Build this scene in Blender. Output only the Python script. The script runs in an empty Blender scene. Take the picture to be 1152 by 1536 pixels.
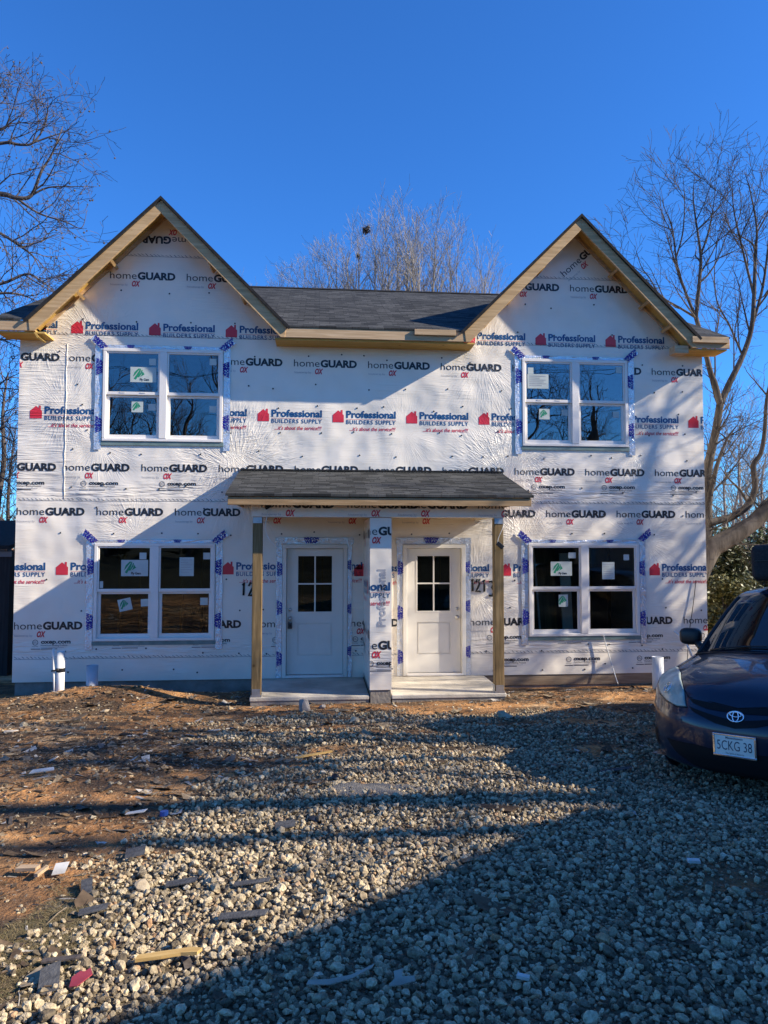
import bpy, bmesh, math, random
import numpy as np
from mathutils import Vector, Matrix, Euler, Quaternion, noise
from mathutils.bvhtree import BVHTree
R = math.radians
PI = math.pi
scene = bpy.context.scene
col = scene.collection

# ------------------------------------------------------------------ camera
FPX, PW, PH = 1100.0, 1152.0, 1536.0
PITCH, YAW, ROLL = R(2.716), R(5.101), R(0.028)
CAM = Vector((0.0, -12.0, 2.115))
fwd = Vector((math.sin(YAW)*math.cos(PITCH), math.cos(YAW)*math.cos(PITCH), math.sin(PITCH)))
rgt = Vector((math.cos(YAW), -math.sin(YAW), 0))
upv = rgt.cross(fwd)
rgt, upv = rgt*math.cos(ROLL)+upv*math.sin(ROLL), -rgt*math.sin(ROLL)+upv*math.cos(ROLL)
cd = bpy.data.cameras.new('camera'); cam = bpy.data.objects.new('camera', cd); col.objects.link(cam)
cam.matrix_world = Matrix(((rgt.x, upv.x, -fwd.x, CAM.x), (rgt.y, upv.y, -fwd.y, CAM.y), (rgt.z, upv.z, -fwd.z, CAM.z), (0, 0, 0, 1)))
cd.sensor_fit = 'VERTICAL'; cd.sensor_height = 36.0; cd.sensor_width = 27.0
cd.lens = 36.0*FPX/PH
cd.clip_start = 0.05; cd.clip_end = 3000
scene.camera = cam

# ------------------------------------------------------------------ light
SUN_EL, SUN_AZ = R(29.3), R(105.0)            # azimuth clockwise from +Y
world = bpy.data.worlds.new("World"); scene.world = world; world.use_nodes = True
nt = world.node_tree; nt.nodes.clear()
sky = nt.nodes.new('ShaderNodeTexSky'); sky.sky_type = 'NISHITA'; sky.sun_disc = False
sky.sun_elevation = SUN_EL; sky.sun_rotation = SUN_AZ
sky.altitude = 200; sky.air_density = 1.0; sky.dust_density = 0.15; sky.ozone_density = 3.0
hsv = nt.nodes.new('ShaderNodeMix'); hsv.data_type = 'RGBA'; hsv.blend_type = 'MULTIPLY'; hsv.inputs[0].default_value = 1.0; hsv.inputs[7].default_value = (.30, .79, 1.43, 1)
bg = nt.nodes.new('ShaderNodeBackground'); bg.inputs['Strength'].default_value = 0.09
wo = nt.nodes.new('ShaderNodeOutputWorld')
nt.links.new(sky.outputs[0], hsv.inputs[6]); nt.links.new(hsv.outputs[2], bg.inputs[0]); nt.links.new(bg.outputs[0], wo.inputs[0])
sl = bpy.data.lights.new('sun', 'SUN'); sl.energy = 5.0; sl.angle = R(0.53); sl.color = (1.0, 0.89, 0.73)
so = bpy.data.objects.new('sun', sl); col.objects.link(so)
tosun = Vector((math.cos(SUN_EL)*math.sin(SUN_AZ), math.cos(SUN_EL)*math.cos(SUN_AZ), math.sin(SUN_EL)))
so.rotation_euler = tosun.to_track_quat('Z', 'Y').to_euler(); so.location = tosun*60
vs = scene.view_settings; vs.view_transform = 'Standard'; vs.look = 'None'; vs.exposure = 0.93; vs.gamma = 1.0
vs.use_curve_mapping = False
scene.render.engine = 'CYCLES'
scene.cycles.max_bounces = 8; scene.cycles.transparent_max_bounces = 12
scene.cycles.use_denoising = True

# ------------------------------------------------------------------ helpers
def gbase(x, y):
    if y > 0: z = -0.2 - 0.02*min(y, 25)
    elif y > -14: z = -0.2 - 0.058*y
    else: z = 0.612 + 0.02*min(-14-y, 8) + 0.03*max(0, min(-22-y, 26))
    return z
def bump2(x, y, cx, cy, sx, sy, h):
    return h*math.exp(-((x-cx)/sx)**2-((y-cy)/sy)**2)
def gz(x, y):
    z = gbase(x, y)
    if -14 < y < 6 and -14 < x < 14:
        z += bump2(x, y, -3.1, -0.85, 1.2, 0.42, .25) + bump2(x, y, -1.6, -0.55, .6, .3, .04) + bump2(x, y, 4.0, -1.2, 1.6, .55, .05)
        z -= .10*math.exp(-(max(0, math.hypot((x-4.6)/1.2, (y+5.3))-1.4)/.9)**2)
        z += bump2(x, y, -1.9, -5.6, .7, .5, .05) + bump2(x, y, -0.4, -4.4, .8, .35, -.03)
        z += .035*noise.noise((x*.55, y*.8, 1.3)) + .018*noise.noise((x*2.1, y*2.6, 4.0)) + .008*noise.noise((x*6, y*6, 2.0))
    else:
        z += .3*noise.noise((x*.05, y*.05, 0))
    return z
def ray(px, py):
    return rgt*((px-PW/2)/FPX) + upv*((PH/2-py)/FPX) + fwd
def at(px, py, Y):
    d = ray(px, py); return CAM + d*((Y-CAM.y)/d.y)
def on_ground(px, py):
    d = ray(px, py); t = 2.0
    for _ in range(400):
        p = CAM + d*t
        h = p.z - gz(p.x, p.y)
        if h < 0.002: break
        t += max(h*0.6, .002)
    return Vector((p.x, p.y, gz(p.x, p.y)))

BASE = {}
def tag(o, label=None, cat=None, group=None, kind=None):
    if label: o['label'] = label
    if cat: o['category'] = cat
    if group: o['group'] = group
    if kind: o['kind'] = kind
    return o
def empty(name, loc, label=None, cat=None, group=None):
    o = bpy.data.objects.new(name, None); col.objects.link(o); o.location = loc; o.empty_display_size = .2
    BASE[o.name] = Vector(loc); tag(o, label, cat, group); return o
def local_empty(name, label, cat, group=None):      # children built in local coordinates, placed later
    o = empty(name, (0, 0, 0), label, cat, group); return o

class MB:
    def __init__(s): s.v = []; s.f = []
    def add(s, vs, fs):
        n = len(s.v); s.v += [tuple(v) for v in vs]; s.f += [tuple(i+n for i in f) for f in fs]; return s
    def box(s, x0, x1, y0, y1, z0, z1):
        return s.add([(x0,y0,z0),(x1,y0,z0),(x1,y1,z0),(x0,y1,z0),(x0,y0,z1),(x1,y0,z1),(x1,y1,z1),(x0,y1,z1)],
              [(0,3,2,1),(4,5,6,7),(0,1,5,4),(1,2,6,5),(2,3,7,6),(3,0,4,7)])
    def obox(s, c, ax, ay, az, hx, hy, hz):
        c = Vector(c); v = []
        for k in (-1, 1):
            for (i, j) in ((-1,-1),(1,-1),(1,1),(-1,1)):
                v.append(c+ax*(hx*i)+ay*(hy*j)+az*(hz*k))
        return s.add(v, [(0,3,2,1),(4,5,6,7),(0,1,5,4),(1,2,6,5),(2,3,7,6),(3,0,4,7)])
    def bar(s, a, b, w, h, side=Vector((0,1,0))):       # rectangular bar from a to b; w along side, h across
        a, b = Vector(a), Vector(b); ax = (b-a); L = ax.length; ax.normalize()
        sd = (side - ax*side.dot(ax)).normalized(); up = ax.cross(sd)
        return s.obox((a+b)/2, ax, sd, up, L/2, w/2, h/2)
    def prism(s, poly, d):                               # planar polygon (3-D points) extruded by vector d
        n = len(poly); P = [Vector(p) for p in poly]; d = Vector(d)
        v = P + [p+d for p in P]
        f = [tuple(range(n)), tuple(range(2*n-1, n-1, -1))]
        for i in range(n): j = (i+1) % n; f.append((i, i+n, j+n, j)[::-1])
        return s.add(v, f)
    def tube(s, pts, rad, k=6, cap=True):
        P = [Vector(p) for p in pts]; n = len(P)
        if not hasattr(rad, '__len__'): rad = [rad]*n
        v = []; f = []; ref = None
        for i in range(n):
            t = (P[min(i+1, n-1)]-P[max(i-1, 0)])
            if t.length < 1e-9: t = Vector((0, 0, 1))
            t.normalize()
            if ref is None:
                ref = Vector((0, 0, 1)) if abs(t.z) < .9 else Vector((1, 0, 0))
            a = t.cross(ref)
            if a.length < 1e-5: a = t.cross(Vector((.3, .7, .2)))
            a.normalize(); b = t.cross(a); ref = a.cross(t)
            for j in range(k):
                th = 2*PI*j/k
                v.append(P[i]+a*(rad[i]*math.cos(th))+b*(rad[i]*math.sin(th)))
        for i in range(n-1):
            for j in range(k):
                j2 = (j+1) % k
                f.append((i*k+j, i*k+j2, (i+1)*k+j2, (i+1)*k+j))
        if cap: f.append(tuple(range(k))[::-1]); f.append(tuple((n-1)*k+j for j in range(k)))
        return s.add(v, f)
    def lathe(s, prof, c=(0,0,0), k=20, axis='z'):
        v = []; f = []; n = len(prof)
        for (r, h) in prof:
            for j in range(k):
                th = 2*PI*j/k; a, b = r*math.cos(th), r*math.sin(th)
                p = (a, b, h) if axis == 'z' else ((a, h, b) if axis == 'y' else (h, a, b))
                v.append((p[0]+c[0], p[1]+c[1], p[2]+c[2]))
        for i in range(n-1):
            for j in range(k):
                j2 = (j+1) % k; f.append((i*k+j, i*k+j2, (i+1)*k+j2, (i+1)*k+j))
        f.append(tuple(range(k))); f.append(tuple((n-1)*k+j for j in range(k)))
        return s.add(v, f)
    def build(s, name, m, parent=None, smooth=False, bevel=0, base=None, kind=None, uv=None, seg=2):
        b = base if base is not None else (BASE.get(parent.name, Vector((0,0,0))) if parent else Vector((0,0,0)))
        me = bpy.data.meshes.new(name)
        me.from_pydata([(v[0]-b[0], v[1]-b[1], v[2]-b[2]) for v in s.v], [], s.f)
        bm = bmesh.new(); bm.from_mesh(me); bmesh.ops.recalc_face_normals(bm, faces=bm.faces); bm.to_mesh(me); bm.free()
        if m: me.materials.append(m)
        if smooth: me.polygons.foreach_set('use_smooth', [True]*len(me.polygons))
        o = bpy.data.objects.new(name, me); col.objects.link(o)
        if parent: o.parent = parent; BASE[o.name] = Vector(b)
        elif base is not None: o.location = base
        if bevel:
            md = o.modifiers.new('bevel', 'BEVEL'); md.width = bevel; md.segments = seg; md.limit_method = 'ANGLE'; md.angle_limit = R(40)
        if kind: o['kind'] = kind
        if uv:
            ul = me.uv_layers.new(name='UVMap'); L = me.loops
            for l in L:
                co = me.vertices[l.vertex_index].co
                ul.data[l.index].uv = uv((co[0]+b[0], co[1]+b[1], co[2]+b[2]))
        return o
def copy_tree(o, parent=None):
    c = o.copy(); col.objects.link(c)
    if parent: c.parent = parent
    for ch in list(o.children): copy_tree(ch, c)
    return c

# ------------------------------------------------------------------ materials
def newmat(name):
    m = bpy.data.materials.new(name); m.use_nodes = True
    n = m.node_tree.nodes; l = m.node_tree.links
    return m, n, l, n['Principled BSDF']
def ramp(n, stops, interp='LINEAR'):
    r = n.new('ShaderNodeValToRGB'); e = r.color_ramp.elements; r.color_ramp.interpolation = interp
    while len(e) < len(stops): e.new(.5)
    for i, (p, c) in enumerate(stops):
        e[i].position = p; e[i].color = (c[0], c[1], c[2], 1)
    return r
def mat(name, c1, c2=None, scale=3, rough=.6, spec=.4, bump=0, bscale=30, metal=0, stretch=(1,1,1), detail=5, coat=0, p0=.35, p1=.65):
    m, n, l, b = newmat(name)
    b.inputs['Roughness'].default_value = rough; b.inputs['Metallic'].default_value = metal
    b.inputs['Specular IOR Level'].default_value = spec
    if coat: b.inputs['Coat Weight'].default_value = coat; b.inputs['Coat Roughness'].default_value = .04
    tc = n.new('ShaderNodeTexCoord'); mp = n.new('ShaderNodeMapping'); mp.inputs['Scale'].default_value = stretch
    l.new(tc.outputs['Object'], mp.inputs[0])
    if c2:
        t = n.new('ShaderNodeTexNoise'); t.inputs['Scale'].default_value = scale; t.inputs['Detail'].default_value = detail
        l.new(mp.outputs[0], t.inputs['Vector'])
        r = ramp(n, [(p0, c1), (p1, c2)]); l.new(t.outputs[0], r.inputs[0]); l.new(r.outputs[0], b.inputs['Base Color'])
    else: b.inputs['Base Color'].default_value = (*c1, 1)
    if bump:
        t = n.new('ShaderNodeTexNoise'); t.inputs['Scale'].default_value = bscale; t.inputs['Detail'].default_value = 4
        l.new(mp.outputs[0], t.inputs['Vector'])
        bp = n.new('ShaderNodeBump'); bp.inputs['Strength'].default_value = bump; bp.inputs['Distance'].default_value = .02
        l.new(t.outputs[0], bp.inputs['Height']); l.new(bp.outputs[0], b.inputs['Normal'])
    return m
def lumber(name, c1, c2, axis):
    st = [6, 6, 6]; st['xyz'.index(axis)] = .35
    m, n, l, b = newmat(name); b.inputs['Roughness'].default_value = .7; b.inputs['Specular IOR Level'].default_value = .25
    tc = n.new('ShaderNodeTexCoord'); mp = n.new('ShaderNodeMapping'); mp.inputs['Scale'].default_value = st
    l.new(tc.outputs['Object'], mp.inputs[0])
    t = n.new('ShaderNodeTexNoise'); t.inputs['Scale'].default_value = 5; t.inputs['Detail'].default_value = 6; t.inputs['Distortion'].default_value = .6
    l.new(mp.outputs[0], t.inputs['Vector'])
    r = ramp(n, [(.3, c1), (.55, c2), (.75, [x*.8 for x in c2])]); l.new(t.outputs[0], r.inputs[0])
    kn = n.new('ShaderNodeTexVoronoi'); kn.inputs['Scale'].default_value = 2.6; l.new(tc.outputs['Object'], kn.inputs['Vector'])
    kr = ramp(n, [(.03, (.35, .25, .16)), (.075, (1, 1, 1))]); l.new(kn.outputs['Distance'], kr.inputs[0])
    mx = n.new('ShaderNodeMix'); mx.data_type = 'RGBA'; mx.blend_type = 'MULTIPLY'; mx.inputs[0].default_value = .8
    l.new(r.outputs[0], mx.inputs[6]); l.new(kr.outputs[0], mx.inputs[7]); l.new(mx.outputs[2], b.inputs['Base Color'])
    bp = n.new('ShaderNodeBump'); bp.inputs['Strength'].default_value = .25; bp.inputs['Distance'].default_value = .01
    l.new(t.outputs[0], bp.inputs['Height']); l.new(bp.outputs[0], b.inputs['Normal'])
    return m
WRINK = [(-3.5, 5.35, 1.0, 1.0), (-1.52, 3.75, 1.1, 1.0), (-3.5, 3.75, .9, .8), (-4.4, 5.5, .8, 1.0), (2.75, 5.25, 1.3, .6),
         (-1.3, 3.35, 1.5, 1.3), (3.12, 3.3, 1.5, 1.1), (3.35, 3.75, 1.2, .9), (3.45, 2.25, 1.0, 1.2), (-2.9, 2.3, .8, 1.0), (5.45, 2.25, .9, .6),
         (2.6, 1.35, 1.1, 1.1), (-4.05, 4.3, .8, 1.0), (5.3, 3.7, .8, .6), (1.4, 4.0, .9, .35)]
def wrap_mat(name, color, rough=.34, spec=.5, flat=1.0):
    m, n, l, b = newmat(name)
    b.inputs['Roughness'].default_value = rough; b.inputs['Specular IOR Level'].default_value = spec
    g = n.new('ShaderNodeNewGeometry')
    sx = n.new('ShaderNodeSeparateXYZ'); l.new(g.outputs['Position'], sx.inputs[0])
    def M(op, a, bb=None, cc=None):
        q = n.new('ShaderNodeMath'); q.operation = op
        for i, v in enumerate((a, bb, cc)):
            if v is None: continue
            if isinstance(v, (int, float)): q.inputs[i].default_value = v
            else: l.new(v, q.inputs[i])
        return q.outputs[0]
    xx = M('ADD', sx.outputs[0], M('MULTIPLY', sx.outputs[1], .6)); zz = sx.outputs[2]
    acc = None
    for i, (cx, cz, rad, am) in enumerate(WRINK):
        dx = M('SUBTRACT', xx, cx); dz = M('SUBTRACT', zz, cz)
        r = M('SQRT', M('ADD', M('MULTIPLY', dx, dx), M('MULTIPLY', dz, dz)))
        ang = M('ARCTAN2', dz, dx)
        cb = n.new('ShaderNodeCombineXYZ'); l.new(M('MULTIPLY', ang, 13.0), cb.inputs[0]); l.new(M('MULTIPLY', r, 3.0), cb.inputs[1]); cb.inputs[2].default_value = i*7.3
        t = n.new('ShaderNodeTexNoise'); t.inputs['Scale'].default_value = 1.25; t.inputs['Detail'].default_value = 2.0; t.inputs['Distortion'].default_value = .5
        l.new(cb.outputs[0], t.inputs['Vector'])
        fo = n.new('ShaderNodeMapRange'); fo.interpolation_type = 'SMOOTHSTEP'; l.new(r, fo.inputs[0]); fo.inputs[1].default_value = 0.05; fo.inputs[2].default_value = rad
        fo.inputs[3].default_value = am; fo.inputs[4].default_value = 0
        h = M('MULTIPLY', M('SUBTRACT', M('ABSOLUTE', M('SUBTRACT', t.outputs[0], .5)), .1), M('MULTIPLY', fo.outputs[0], M('MINIMUM', M('MULTIPLY', r, 1.1), .48)))
        acc = h if acc is None else M('ADD', acc, h)
    # horizontal pull-lines along the laps, and slow billows
    tc = n.new('ShaderNodeMapping'); tc.inputs['Scale'].default_value = (.7, .7, 5.0); l.new(g.outputs['Position'], tc.inputs[0])
    t2 = n.new('ShaderNodeTexNoise'); t2.inputs['Scale'].default_value = 2.2; t2.inputs['Detail'].default_value = 3; l.new(tc.outputs[0], t2.inputs['Vector'])
    dl = M('MINIMUM', M('ABSOLUTE', M('SUBTRACT', zz, 2.98)), M('ABSOLUTE', M('SUBTRACT', zz, .5)))
    lap = n.new('ShaderNodeMapRange'); l.new(dl, lap.inputs[0]); lap.inputs[1].default_value = .02; lap.inputs[2].default_value = .22; lap.inputs[3].default_value = .8; lap.inputs[4].default_value = .0
    t3 = n.new('ShaderNodeTexNoise'); t3.inputs['Scale'].default_value = 1.1; t3.inputs['Detail'].default_value = 2; l.new(g.outputs['Position'], t3.inputs['Vector'])
    mp4 = n.new('ShaderNodeMapping'); mp4.inputs['Rotation'].default_value = (0, R(35), 0); mp4.inputs['Scale'].default_value = (1.2, 1, 14); l.new(g.outputs['Position'], mp4.inputs[0])
    t4 = n.new('ShaderNodeTexNoise'); t4.inputs['Scale'].default_value = 1.3; t4.inputs['Detail'].default_value = 2; l.new(mp4.outputs[0], t4.inputs['Vector'])
    mk = n.new('ShaderNodeMapRange'); l.new(t3.outputs[0], mk.inputs[0]); mk.inputs[1].default_value = .52; mk.inputs[2].default_value = .7; mk.inputs[1].default_value = .48; mk.inputs[3].default_value = .03; mk.inputs[4].default_value = .24
    lf = n.new('ShaderNodeMapRange'); l.new(xx, lf.inputs[0]); lf.inputs[1].default_value = -3.9; lf.inputs[2].default_value = -4.1; lf.inputs[3].default_value = 0; lf.inputs[4].default_value = .34
    lu = n.new('ShaderNodeMapRange'); l.new(zz, lu.inputs[0]); lu.inputs[1].default_value = 2.8; lu.inputs[2].default_value = 3.3
    acc = M('ADD', acc, M('MULTIPLY', M('ABSOLUTE', M('SUBTRACT', t2.outputs[0], .5)), lap.outputs[0]))
    acc = M('ADD', acc, M('MULTIPLY', t3.outputs[0], 1.5))
    acc = M('ADD', acc, M('MULTIPLY', M('ABSOLUTE', M('SUBTRACT', t4.outputs[0], .5)), M('ADD', mk.outputs[0], M('MULTIPLY', lf.outputs[0], lu.outputs[0]))))
    bp = n.new('ShaderNodeBump'); bp.inputs['Strength'].default_value = 1.0*flat; bp.inputs['Distance'].default_value = .068
    l.new(acc, bp.inputs['Height']); l.new(bp.outputs[0], b.inputs['Normal'])
    tf = n.new('ShaderNodeTexNoise'); tf.inputs['Scale'].default_value = 2.4; tf.inputs['Detail'].default_value = 6; l.new(g.outputs['Position'], tf.inputs['Vector'])
    rr = ramp(n, [(.3, [c*.93 for c in color]), (.7, color)]); l.new(tf.outputs[0], rr.inputs[0]); l.new(rr.outputs[0], b.inputs['Base Color'])
    return m
MT = {}
MT['wrap'] = wrap_mat('house_wrap', (.86, .785, .665), rough=.26)
MT['p_black'] = wrap_mat('print_black', (.022, .022, .026)); MT['p_blue'] = wrap_mat('print_blue', (.012, .075, .21))
MT['p_red'] = wrap_mat('print_red', (.62, .03, .05)); MT['p_grey'] = wrap_mat('print_grey', (.10, .10, .11)); MT['p_lite'] = wrap_mat('print_pale', (.42, .41, .42))
MT['lum_x'] = lumber('lumber_x', (.60, .44, .27), (.47, .32, .18), 'x'); MT['lum_z'] = lumber('treated_post', (.29, .20, .095), (.17, .115, .05), 'z')
MT['lum_y'] = lumber('lumber_y', (.60, .40, .19), (.48, .30, .13), 'y')
MT['soffit'] = lumber('soffit_board', (.62, .42, .13), (.52, .33, .09), 'x')
MT['rake'] = lumber('rake_wood', (.62, .43, .23), (.47, .31, .155), 'x')
MT['vinyl'] = mat('white_vinyl', (.84, .79, .72), (.78, .74, .68), 4, .35, .5)
MT['door'] = mat('door_paint', (.77, .73, .65), (.73, .69, .61), 3, .42, .45, bump=.03, bscale=60)
MT['flange'] = mat('green_flange', (.13, .20, .18), (.20, .27, .25), 8, .5)
MT['concrete'] = mat('concrete', (.38, .345, .285), (.60, .55, .46), 2.6, .85, .2, bump=.25, bscale=40)
MT['found'] = mat('foundation_grey', (.20, .175, .145), (.29, .26, .225), 5, .9, .2, bump=.4, bscale=25)
MT['pvc'] = mat('pvc', (.74, .73, .68), (.66, .65, .60), 5, .35, .5)
MT['pvc_grey'] = mat('pvc_grey', (.48, .50, .52), (.40, .42, .44), 5, .4, .5)
MT['black'] = mat('black_plastic', (.012, .012, .013), None, rough=.4)
MT['tyre'] = mat('tyre_rubber', (.015, .015, .015), (.03, .028, .025), 20, .85, .2)
MT['metal'] = mat('brushed_metal', (.55, .54, .52), None, rough=.3, metal=1)
MT['dark_metal'] = mat('dark_metal', (.05, .05, .055), (.09, .09, .09), 20, .4, metal=.7)
MT['galv'] = mat('galvanised', (.50, .52, .54), (.38, .40, .42), 15, .4, metal=.8)
MT['sticker'] = mat('sticker_white', (.52, .57, .53), (.45, .50, .47), 6, .5)
MT['sticker_green'] = mat('sticker_green', (.02, .26, .13), None, rough=.5)
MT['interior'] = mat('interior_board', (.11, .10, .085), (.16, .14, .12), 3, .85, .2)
MT['bark'] = mat('bark_grey', (.055, .047, .040), (.14, .12, .10), 6, .9, .15, bump=.6, bscale=25, stretch=(1,1,.25))
MT['bark_back'] = mat('bark_pale', (.22, .20, .175), (.34, .315, .28), 6, .9, .15)
MT['bark_dark'] = mat('bark_dark', (.075, .062, .055), (.12, .10, .09), 6, .9, .15, bump=.5, bscale=25)
def glass_mat(name, base_refl, tint, warp=.0, wscale=1.5, rough=0.0):
    m = bpy.data.materials.new(name); m.use_nodes = True; n = m.node_tree.nodes; l = m.node_tree.links; n.clear()
    o = n.new('ShaderNodeOutputMaterial'); tr = n.new('ShaderNodeBsdfTransparent'); tr.inputs[0].default_value = (*tint, 1)
    gl = n.new('ShaderNodeBsdfGlossy'); gl.inputs['Roughness'].default_value = rough; gl.inputs[0].default_value = (.95, .97, 1, 1)
    fr = n.new('ShaderNodeFresnel'); fr.inputs[0].default_value = 1.3 if base_refl < .04 else 1.5
    a = n.new('ShaderNodeMath'); a.operation = 'ADD'; a.use_clamp = True; a.inputs[1].default_value = base_refl; l.new(fr.outputs[0], a.inputs[0])
    mx = n.new('ShaderNodeMixShader'); l.new(a.outputs[0], mx.inputs[0]); l.new(tr.outputs[0], mx.inputs[1]); l.new(gl.outputs[0], mx.inputs[2]); l.new(mx.outputs[0], o.inputs[0])
    if warp:
        tc = n.new('ShaderNodeTexCoord'); t = n.new('ShaderNodeTexNoise'); t.inputs['Scale'].default_value = wscale; t.inputs['Detail'].default_value = 1
        l.new(tc.outputs['Object'], t.inputs['Vector']); bp = n.new('ShaderNodeBump'); bp.inputs['Strength'].default_value = warp; bp.inputs['Distance'].default_value = .02
        l.new(t.outputs[0], bp.inputs['Height']); l.new(bp.outputs[0], gl.inputs['Normal'])
    return m
MT['glass'] = glass_mat('window_glass', .10, (.74, .78, .75), .22, 1.3)
MT['glass_low'] = glass_mat('lower_window_glass', .03, (.74, .78, .75), .25, 1.3)
MT['door_glass'] = glass_mat('door_glass', .015, (.6, .63, .62), .05)
def foil_mat():
    m, n, l, b = newmat('foil_tape'); b.inputs['Metallic'].default_value = .5; b.inputs['Roughness'].default_value = .26; b.inputs['Base Color'].default_value = (.74, .75, .76, 1)
    g = n.new('ShaderNodeNewGeometry'); t = n.new('ShaderNodeTexNoise'); t.inputs['Scale'].default_value = 16; t.inputs['Detail'].default_value = 4; t.inputs['Distortion'].default_value = 1.5
    l.new(g.outputs['Position'], t.inputs['Vector']); bp = n.new('ShaderNodeBump'); bp.inputs['Strength'].default_value = .45; bp.inputs['Distance'].default_value = .03
    l.new(t.outputs[0], bp.inputs['Height']); l.new(bp.outputs[0], b.inputs['Normal']); return m
MT['foil'] = foil_mat(); MT['tape_blue'] = mat('tape_print_blue', (.012, .010, .26), None, rough=.6, spec=.1)
def shingle_mat():
    m, n, l, b = newmat('asphalt_shingles'); b.inputs['Roughness'].default_value = .9; b.inputs['Specular IOR Level'].default_value = .25
    tc = n.new('ShaderNodeTexCoord'); br = n.new('ShaderNodeTexBrick'); l.new(tc.outputs['UV'], br.inputs['Vector'])
    br.inputs['Scale'].default_value = 1; br.inputs['Brick Width'].default_value = .26; br.inputs['Row Height'].default_value = .075; br.inputs['Mortar Size'].default_value = .005
    br.inputs['Color1'].default_value = (.016, .018, .019, 1); br.inputs['Color2'].default_value = (.074, .077, .078, 1); br.inputs['Mortar'].default_value = (.007, .007, .008, 1)
    br.offset = .37; br.squash = .7; br.squash_frequency = 3; br.inputs['Bias'].default_value = -.1
    t = n.new('ShaderNodeTexNoise'); t.inputs['Scale'].default_value = 160; t.inputs['Detail'].default_value = 2; l.new(tc.outputs['UV'], t.inputs['Vector'])
    t2 = n.new('ShaderNodeTexNoise'); t2.inputs['Scale'].default_value = 1.3; t2.inputs['Detail'].default_value = 4; l.new(tc.outputs['UV'], t2.inputs['Vector'])
    r = ramp(n, [(.3, (.55, .55, .56)), (.7, (1.5, 1.48, 1.44))]); l.new(t.outputs[0], r.inputs[0])
    r2 = ramp(n, [(.3, (.8, .8, .8)), (.7, (1.2, 1.2, 1.2))]); l.new(t2.outputs[0], r2.inputs[0])
    mx = n.new('ShaderNodeMix'); mx.data_type = 'RGBA'; mx.blend_type = 'MULTIPLY'; mx.inputs[0].default_value = 1; l.new(br.outputs[0], mx.inputs[6]); l.new(r.outputs[0], mx.inputs[7])
    m2 = n.new('ShaderNodeMix'); m2.data_type = 'RGBA'; m2.blend_type = 'MULTIPLY'; m2.inputs[0].default_value = 1; l.new(mx.outputs[2], m2.inputs[6]); l.new(r2.outputs[0], m2.inputs[7])
    l.new(m2.outputs[2], b.inputs['Base Color'])
    bp = n.new('ShaderNodeBump'); bp.inputs['Strength'].default_value = .8; bp.inputs['Distance'].default_value = .012
    l.new(br.outputs['Color'], bp.inputs['Height']); l.new(bp.outputs[0], b.inputs['Normal']); return m
MT['shingle'] = shingle_mat(); MT['shingle_edge'] = mat('shingle_edge', (.016, .016, .018), (.03, .03, .03), 20, .9, .2)

# ------------------------------------------------------------------ lettering
_tc = {}
def text2d(s, cap=1.0, bold=0.0, shear=0.0, width=None, space=1.0, serif=False):
    key = (s, bold, shear, space)
    if key not in _tc:
        cu = bpy.data.curves.new('lettering', 'FONT'); cu.body = s; cu.resolution_u = 3
        cu.offset = bold; cu.shear = shear; cu.space_character = space; cu.fill_mode = 'BOTH' if False else 'FRONT'
        ob = bpy.data.objects.new('lettering', cu); col.objects.link(ob)
        dg = bpy.context.evaluated_depsgraph_get(); dg.update()
        me = ob.evaluated_get(dg).to_mesh()
        v = [(p.co.x, p.co.y) for p in me.vertices]; f = [tuple(p.vertices) for p in me.polygons]
        ob.evaluated_get(dg).to_mesh_clear()
        bpy.data.objects.remove(ob); bpy.data.curves.remove(cu)
        _tc[key] = (v, f)
    v, f = _tc[key]
    k = cap/0.70
    xs = [p[0] for p in v]; x0, x1 = min(xs), max(xs)
    kx = k if width is None else width/(x1-x0)
    return [((p[0]-x0)*kx, p[1]*k) for p in v], f
def rect2d(x0, x1, z0, z1): return [(x0,z0),(x1,z0),(x1,z1),(x0,z1)], [(0,1,2,3)]
def ring2d(cx, cz, r0, r1, k=20):
    v = []; f = []
    for j in range(k):
        c, s = math.cos(2*PI*j/k), math.sin(2*PI*j/k); v += [(cx+r0*c, cz+r0*s), (cx+r1*c, cz+r1*s)]
    for j in range(k): a = 2*j; b = 2*((j+1) % k); f.append((a, a+1, b+1, b))
    return v, f
def shift(g, dx, dz): return [(p[0]+dx, p[1]+dz) for p in g[0]], g[1]
def logo_guard(low=False):
    L = [('p_black', text2d('home', .118, -.002, width=.42)), ('p_black', shift(text2d('GUARD', .113, .048, width=.60), .435, 0)),
         ('p_lite', shift(text2d('housewrap by', .034, 0, width=.27), .01, -.112)), ('p_red', shift(text2d('OX', .085, .05, .28, width=.135), .345, -.118))]
    if low:
        L += [('p_black', shift(text2d('oxep.com', .060, .035, width=.45), .41, -.222)), ('p_grey', ring2d(.325, -.205, .036, .045)),
              ('p_grey', shift(text2d('ETL', .030, .01, width=.05), .30, -.22)), ('p_grey', shift(text2d('Intertek', .016, 0, width=.09), .28, -.275)),
              ('p_grey', shift(text2d('HomeGuard Building Products', .026, .005, width=.40), .41, -.262)),
              ('p_lite', rect2d(.41, .76, -.288, -.281)), ('p_grey', rect2d(.26, .40, -.312, -.300)), ('p_grey', rect2d(.41, .66, -.312, -.300))]
    return L
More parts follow.
